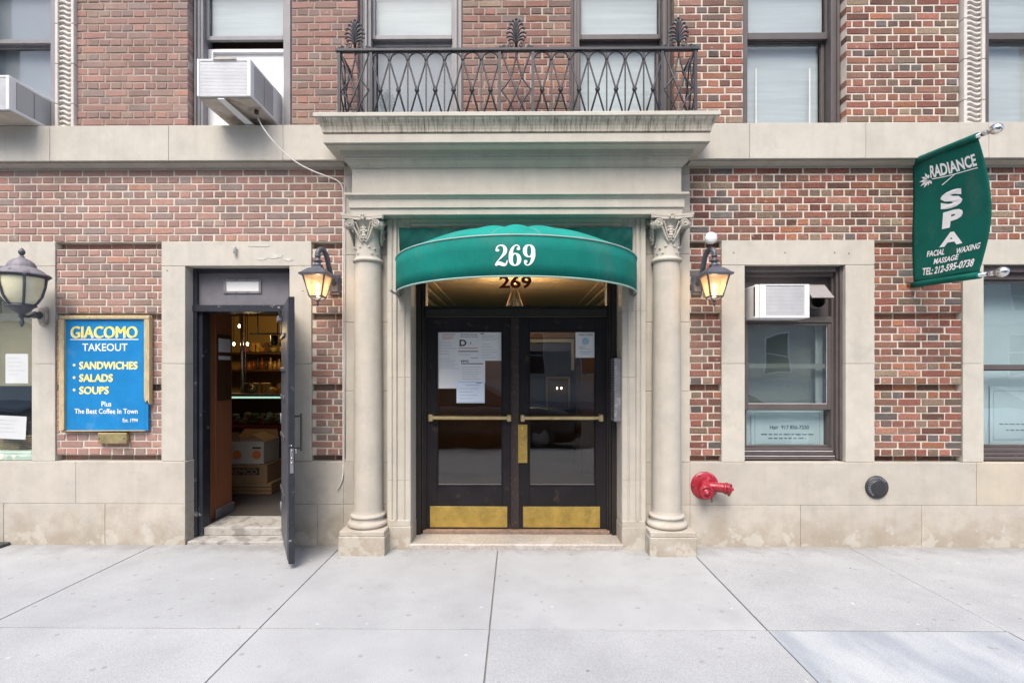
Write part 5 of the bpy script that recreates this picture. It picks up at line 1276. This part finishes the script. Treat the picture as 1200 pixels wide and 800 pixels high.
# ================================================================ PAPERS
def paper(px0,px1,py0,py1,y,label,mat=PAPER,name='notice',lines=(),tilt=0,extra=None):
    x0,z1=W(px0,py0,y); x1,z0=W(px1,py1,y)
    t=thing(name,label,'notice',((x0+x1)/2,y,z0)); w=(x1-x0)/2; h=z1-z0; t.rotation_euler=(0,tilt,0)
    MB().box(-w,w,-.0009,.0,0,h).build('sheet',mat,t)
    groups={}
    for (u0,u1,v,th,m_) in lines: groups.setdefault(m_.name,(m_,MB()))[1].box(-w+2*w*u0,-w+2*w*u1,-.0017,-.0011,h*v-th/2,h*v+th/2)
    for k,(m_,mb) in groups.items(): mb.build('printed_lines',m_,t)
    if extra: extra(t,w,h)
    return t
yd=.2165
R_=random.Random(3)
def many(n,v0,v1,u0=.1,u1=.9,th=.003,m_=GPRT):
    return [(u0,u0+(u1-u0)*R_.uniform(.45,1),v0+(v1-v0)*i/max(1,n-1),th,m_) for i in range(n)]
paper(512,542,388,455,yd,'long white printed notice at the left edge of the left door glass',lines=many(5,.86,.95,.2,.85,.003,REDP)+many(5,.60,.80)+many(6,.35,.52,.1,.9,.003,TPRT))
def ex1(t,w,h):
    m=MB().mat(KPRT); put_text(m,'D',-w*.72,-w*.15,h*.50,h*.72,lambda u,v:(u,-.0018,v),.03); put_text(m,'Building Energy',-w*.6,w*.75,h*.88,h*.925,lambda u,v:(u,-.0018,v)); put_text(m,'Efficiency Rating',-w*.65,w*.8,h*.80,h*.845,lambda u,v:(u,-.0018,v)); m.mat(TPRT); put_text(m,'1',w*.15,w*.25,h*.55,h*.64,lambda u,v:(u,-.0018,v)); m.build('lettering',None,t)
paper(534.5,563,388.5,422,yd-.0022,'building energy grade sheet with a large black D, taped to the left door glass',lines=[(.1,.9,.42,.006,REDP),(.1,.9,.31,.008,KPRT),(.1,.6,.2,.003,GPRT),(.6,.9,.08,.004,KPRT)],extra=ex1)
paper(561.8,588.5,387.5,422.5,yd-.001,'white certificate taped right of the grade sheet in the left door glass',lines=[(.0,.2,.9,.008,KPRT)]+many(4,.70,.84)+many(6,.1,.55),extra=None)
def ex2(t,w,h):
    m=MB(); put_text(m,'NYC',-w*.85,-w*.25,h*.86,h*.95,lambda u,v:(u,-.0018,v),.05); m.build('lettering',KPRT,t)
paper(538,568.5,420.5,448,yd-.0034,'white NYC notice with a black rule, below the grade sheet on the left door',lines=[(.08,.92,.80,.008,KPRT)]+many(6,.15,.65),extra=ex2)
paper(535,568,446,472,yd-.0046,'bluish framed permit, lowest of the papers on the left door glass',PAPB,lines=[(.04,.96,.95,.003,BPRT),(.04,.96,.05,.003,BPRT),(.3,.8,.80,.004,GPRT),(.7,.9,.9,.006,KPRT)]+many(4,.2,.65,.1,.8))
def ex3(t,w,h):
    m=MB(); put_text(m,'WELCOME',-w*.7,w*.75,h*.83,h*.90,lambda u,v:(u,-.0018,v)); m.build('lettering',KPRT,t)
    m=MB(); disc2(m,0,h*.62,.036,lambda u,v,o:(u,-.0018,v)); m.build('round_seal',pm('pale_blue_print',(.33,.52,.62),.7,bump=0),t)
paper(674.5,697.5,388,419,yd,'small white welcome notice with a blue seal on the right door glass',lines=many(3,.32,.42,.15,.8,.003)+[(.2,.85,.22,.004,BPRT),(.3,.7,.15,.004,BPRT)],extra=ex3)
# papers in the left shop window
paper(6.5,33,414.5,449,.074,'white sheet taped in the middle of the left shop window',PAPD,lines=many(5,.3,.85))
paper(-8,30,487,514,.070,'white sheet standing low in the left shop window above a wicker basket',PAPD,lines=many(4,.3,.8),tilt=.05)
bk=thing('wicker_basket','long wicker basket on the ledge at the bottom of the left shop window','basket',(WX(8,.2),.24,Z0+.062))
m=MB()
for i in range(6): m.tube([(-.35,-.09,.012+i*.022),(.17,-.09,.012+i*.022),(.17,.09,.012+i*.022),(-.35,.09,.012+i*.022),(-.35,-.09,.012+i*.022)],.011,6)
m.build('weave',pm('wicker',(.42,.30,.15),.7,ns=60,var=.35,bump=.6),bk)
# sheets behind the right-hand windows
def wtext(px0,px1,py0,py1,y,label,rows_,mat=SHADT):
    x0,z1=W(px0,py0,y); x1,z0=W(px1,py1,y)
    t=thing('window_poster',label,'poster',((x0+x1)/2,y,z0)); w=(x1-x0)/2; h=z1-z0
    MB().box(-w,w,0,.002,0,h).build('sheet',mat,t)
    m=MB().ring(-w*.9,w*.9,h*.10,h*.92,-.001,-.0003,.004); m.build('printed_border',TPRT,t)
    m=MB()
    rq=random.Random(len(label))
    for v,u0,u1 in ((.36,.14,.86),(.26,.24,.76)):
        u=u0
        while u<u1: L=rq.uniform(.03,.09); m.box(-w+2*w*u,-w+2*w*min(u+L,u1),-.001,-.0003,h*v-.006,h*v+.006); u+=L+.02
    for tx,a,b,c,d,bo in rows_: put_text(m,tx,-w+2*w*a,-w+2*w*b,h*c,h*d,lambda u,v:(u,-.0008,v),bo)
    m.build('lettering',KTP,t)
wtext(880,965,480,525,.22,'pale blue appointment poster behind the lower pane of the brown window',[('Hair  917 856-7230',.26,.80,.50,.60,.03)])
wtext(1160,1240,452,522,.235,'pale poster behind the lower pane of the window at the right edge',[])

# ================================================================ INTERCOM, SIAMESE CONNECTION, VENT
t=thing('intercom_panel','grey metal intercom box on the right side of the entrance opening','intercom',(.951,0,1.145))
xx=WX(720,-.08)-.951
MB().box(xx,-.001,-.08,.10,0,.575,.004).build('housing',pm('brushed_grey_metal',(.20,.195,.21),.45,.3,ns=20,var=.2,spots=[((.5,.5,.52),9,.55,.5)]),t)
m=MB()
for i in range(22):
    for j in range(3): m.box(xx-.002,xx-.0003,-.055+j*.045,-.055+j*.045+.022,.03+i*.024,.03+i*.024+.012)
m.build('speaker_slot',DARK,t)
fx,fz=W(825.5,568.5,-.03)
t=thing('fire_hose_connection','red two-branched fire hose connection on a round wall flange beside the right column','fire connection',(fx,-.031,fz))
m=MB().lathe([(0,.030),(.060,.030),(.085,.026),(.105,.016),(.120,.012),(.126,.006),(.127,0)],(0,0,0),40,'Y'); m.build('flange',RED,t)
m=MB().lathe([(0,.30),(.0,.0)],(0,0,0),4,'Y') if False else MB()
m.tube(cr([(0,-.02,.01),(-.004,-.05,.0),(-.022,-.09,-.020),(-.034,-.122,-.030)],5),[.052]*16,20).ball((-.008,-.075,-.012),.056,16,10)
m.tube(cr([(.0,-.06,.005),(.06,-.085,.006),(.12,-.12,.006),(.155,-.14,.004)],5),[.044]*16,18); m.build('body',RED,t)
def cap(nm,c,d,k_=1.0):
    R=Vector(d).normalized().to_track_quat('Z','Y').to_matrix(); m=MB()
    m.lathe([(a_*k_,b_) for a_,b_ in ((.044,-.01),(.052,-.01),(.052,.010),(.042,.013),(.042,.019),(.049,.021),(.049,.036),(.043,.042),(.038,.034),(.024,.034),(.022,.046),(.014,.050),(.012,.062),(0,.064))],c,24,M=R)
    for k in range(3):
        a=2*PI*k/3+.5; p=Vector(c)+R@Vector((.056*math.cos(a),.056*math.sin(a),.024)); q=Vector(c)+R@Vector((.042*math.cos(a),.042*math.sin(a),.024)); m.tube([q,p],.012,8); m.ball(tuple(p),.010,8,5)
    m.build(nm,RED,t)
cap('cap',(-.034,-.118,-.030),(-.06,-1,-.06),1.18); cap('cap',(.142,-.134,.004),(1,-.75,-.03))
m=MB().bar((.062,-.01,-.095),(.064,-.012,-.150),.008); m.build('drip_pin',RED,t)
m=MB()
for k in range(6): a=k*PI/3; m.lathe([(0,.010),(.007,.010),(.008,0)],(.108*math.cos(a),-.014,.108*math.sin(a)),6,'Y')
m.build('bolt',RED,t)
vx,vz=W(1027,570.5,-.03)
t=thing('round_vent','black round ribbed vent cap on the stone base under the right brick pier','vent',(vx,-.031,vz))
m=MB().lathe([(0,.035),(.062,.035),(.070,.032),(.074,.022),(.092,.020),(.102,.012),(.105,0)],(0,0,0),36,'Y'); m.build('cap',BLKR,t)
m=MB()
for i in range(18):
    a=PI*.25+i*PI*1.1/18*1.0; m.tube([(.074*math.cos(a),-.031,.074*math.sin(a)),(.092*math.cos(a),-.024,.092*math.sin(a))],.0035,5)
m.build('rib',pm('worn_plastic_edge',(.20,.20,.23),.5),t)
m=MB().lathe([(.020,.0365),(.022,.038),(.024,.0365)],(0,0,0),24,'Y').lathe([(.038,.0365),(.040,.038),(.042,.0365)],(0,0,0),24,'Y').lathe([(.054,.0365),(.056,.038),(.058,.0365)],(0,0,0),24,'Y'); m.build('ring',BLKR,t)
# cellar hatch corner at far left
hx_=WX(17,0); o=MB().box(hx_-1.3,hx_,-.30,-.034,.001,.028,.006).build('cellar_hatch',pm('dark_diamond_plate',(.07,.07,.075),.5,.4,ns=50,var=.3,bump=.5)); tag(o,'edge of a dark metal cellar hatch against the wall at the far left','hatch')
o.scale=(1,1,1)

# ================================================================ ACROSS THE STREET (seen only in the glass)
op=thing('townhouse_row','long pale stone building with dark windows across the street, mirrored in the glass','building',(0,-22.5,0))
MB().box(-45,45,-8,0,-.2,13.5).build('wall',pm('warm_stone_far',(.52,.48,.42),.9,ns=1.5,var=.12,bump=0),op)
MB().box(-45,45,0,.35,4.2,4.7).box(-45,45,0,.6,13.0,13.8).box(-45,45,0,.12,0,1.1).build('string_course',pm('pale_stone_far',(.66,.63,.57),.9,bump=0),op)
wm=MB().box(-.65,.65,-.01,.06,0,2.1).mat(DARK); wm=MB().mat(BLKD).box(-.6,.6,.0,.03,0,2.1).mat(WHTF).ring(-.68,.68,-.08,2.18,.0,.10,.08).box(-.6,.6,.03,.06,1.02,1.08)
wme=wm.mesh('window')
for lv in range(4):
    for i in range(26):
        x=-42+i*3.3
        o=bpy.data.objects.new('window',wme); C.objects.link(o); o.parent=op; o.location=(x,.005,1.5+lv*3.1)
# two parked cars at our kerb, behind the eye
def car(x,y,col,label):
    t=thing('parked_car',label,'car',(x,y,-.15),'cars parked along the near kerb')
    sec=[(-2.25,.35,.62,.70),(-2.15,.25,.82,.84),(-1.5,.22,.95,.89),(-.9,.22,.98,.90),(.9,.22,.97,.90),(1.5,.22,.92,.88),(2.1,.25,.78,.82),(2.3,.35,.60,.66)]
    m=MB(); 
    for xq,z0,z1,w in sec: pass
    vs=[(xq,s*w*k,z) for xq,z0,z1,w in sec for s,k,z in ((-1,.94,z0),(-1,1,(z0+z1)*.5),(-1,.92,z1),(1,.92,z1),(1,1,(z0+z1)*.5),(1,.94,z0))]
    n=len(sec); m.add(vs,[(i*6+k,i*6+(k+1)%6,(i+1)*6+(k+1)%6,(i+1)*6+k) for i in range(n-1) for k in range(6)]+[tuple(range(6)),tuple(range((n-1)*6,n*6))],True)
    m.build('body',pm('car_paint_'+label.split()[0],col,.25,coat=1,bump=0,var=.02),t)
    cab=[(-1.75,.93,.76,.93),(-1.1,.93,.62,1.40),(.1,.93,.60,1.46),(1.05,.93,.78,.94)]
    m=MB(); vs=[]
    for xq,z0,w,z1 in cab: vs+= [(xq,-.80,z0),(xq,-w,z1),(xq,w,z1),(xq,.80,z0)]
    m.add(vs,[(i*4+k,i*4+(k+1)%4,(i+1)*4+(k+1)%4,(i+1)*4+k) for i in range(3) for k in range(4)]+[(0,1,2,3),(12,13,14,15)]); m.build('glass_cabin',BLKR,t)
    for wx_ in (-1.4,1.4):
        for s in (-1,1): 
            w=part('wheel',t,(wx_,s*.78,.33)); MB().lathe([(.20,-.10),(.31,-.11),(.33,-.08),(.33,.08),(.31,.11),(.20,.10)],(0,0,0),24,'Y').build('tyre',BLKR,w); MB().lathe([(0,-.07),(.20,-.09),(.20,.09),(0,.07)],(0,0,0),16,'Y').build('rim',FIN,w)
    return t
car(4.55,-6.5,(.02,.035,.04),'dark green saloon parked at the near kerb opposite the brown window')
car(-.9,-6.5,(.025,.022,.022),'black saloon parked at the near kerb opposite the entrance doors')
car(10.1,-6.5,(.55,.56,.57),'silver saloon parked at the near kerb beyond the green one')
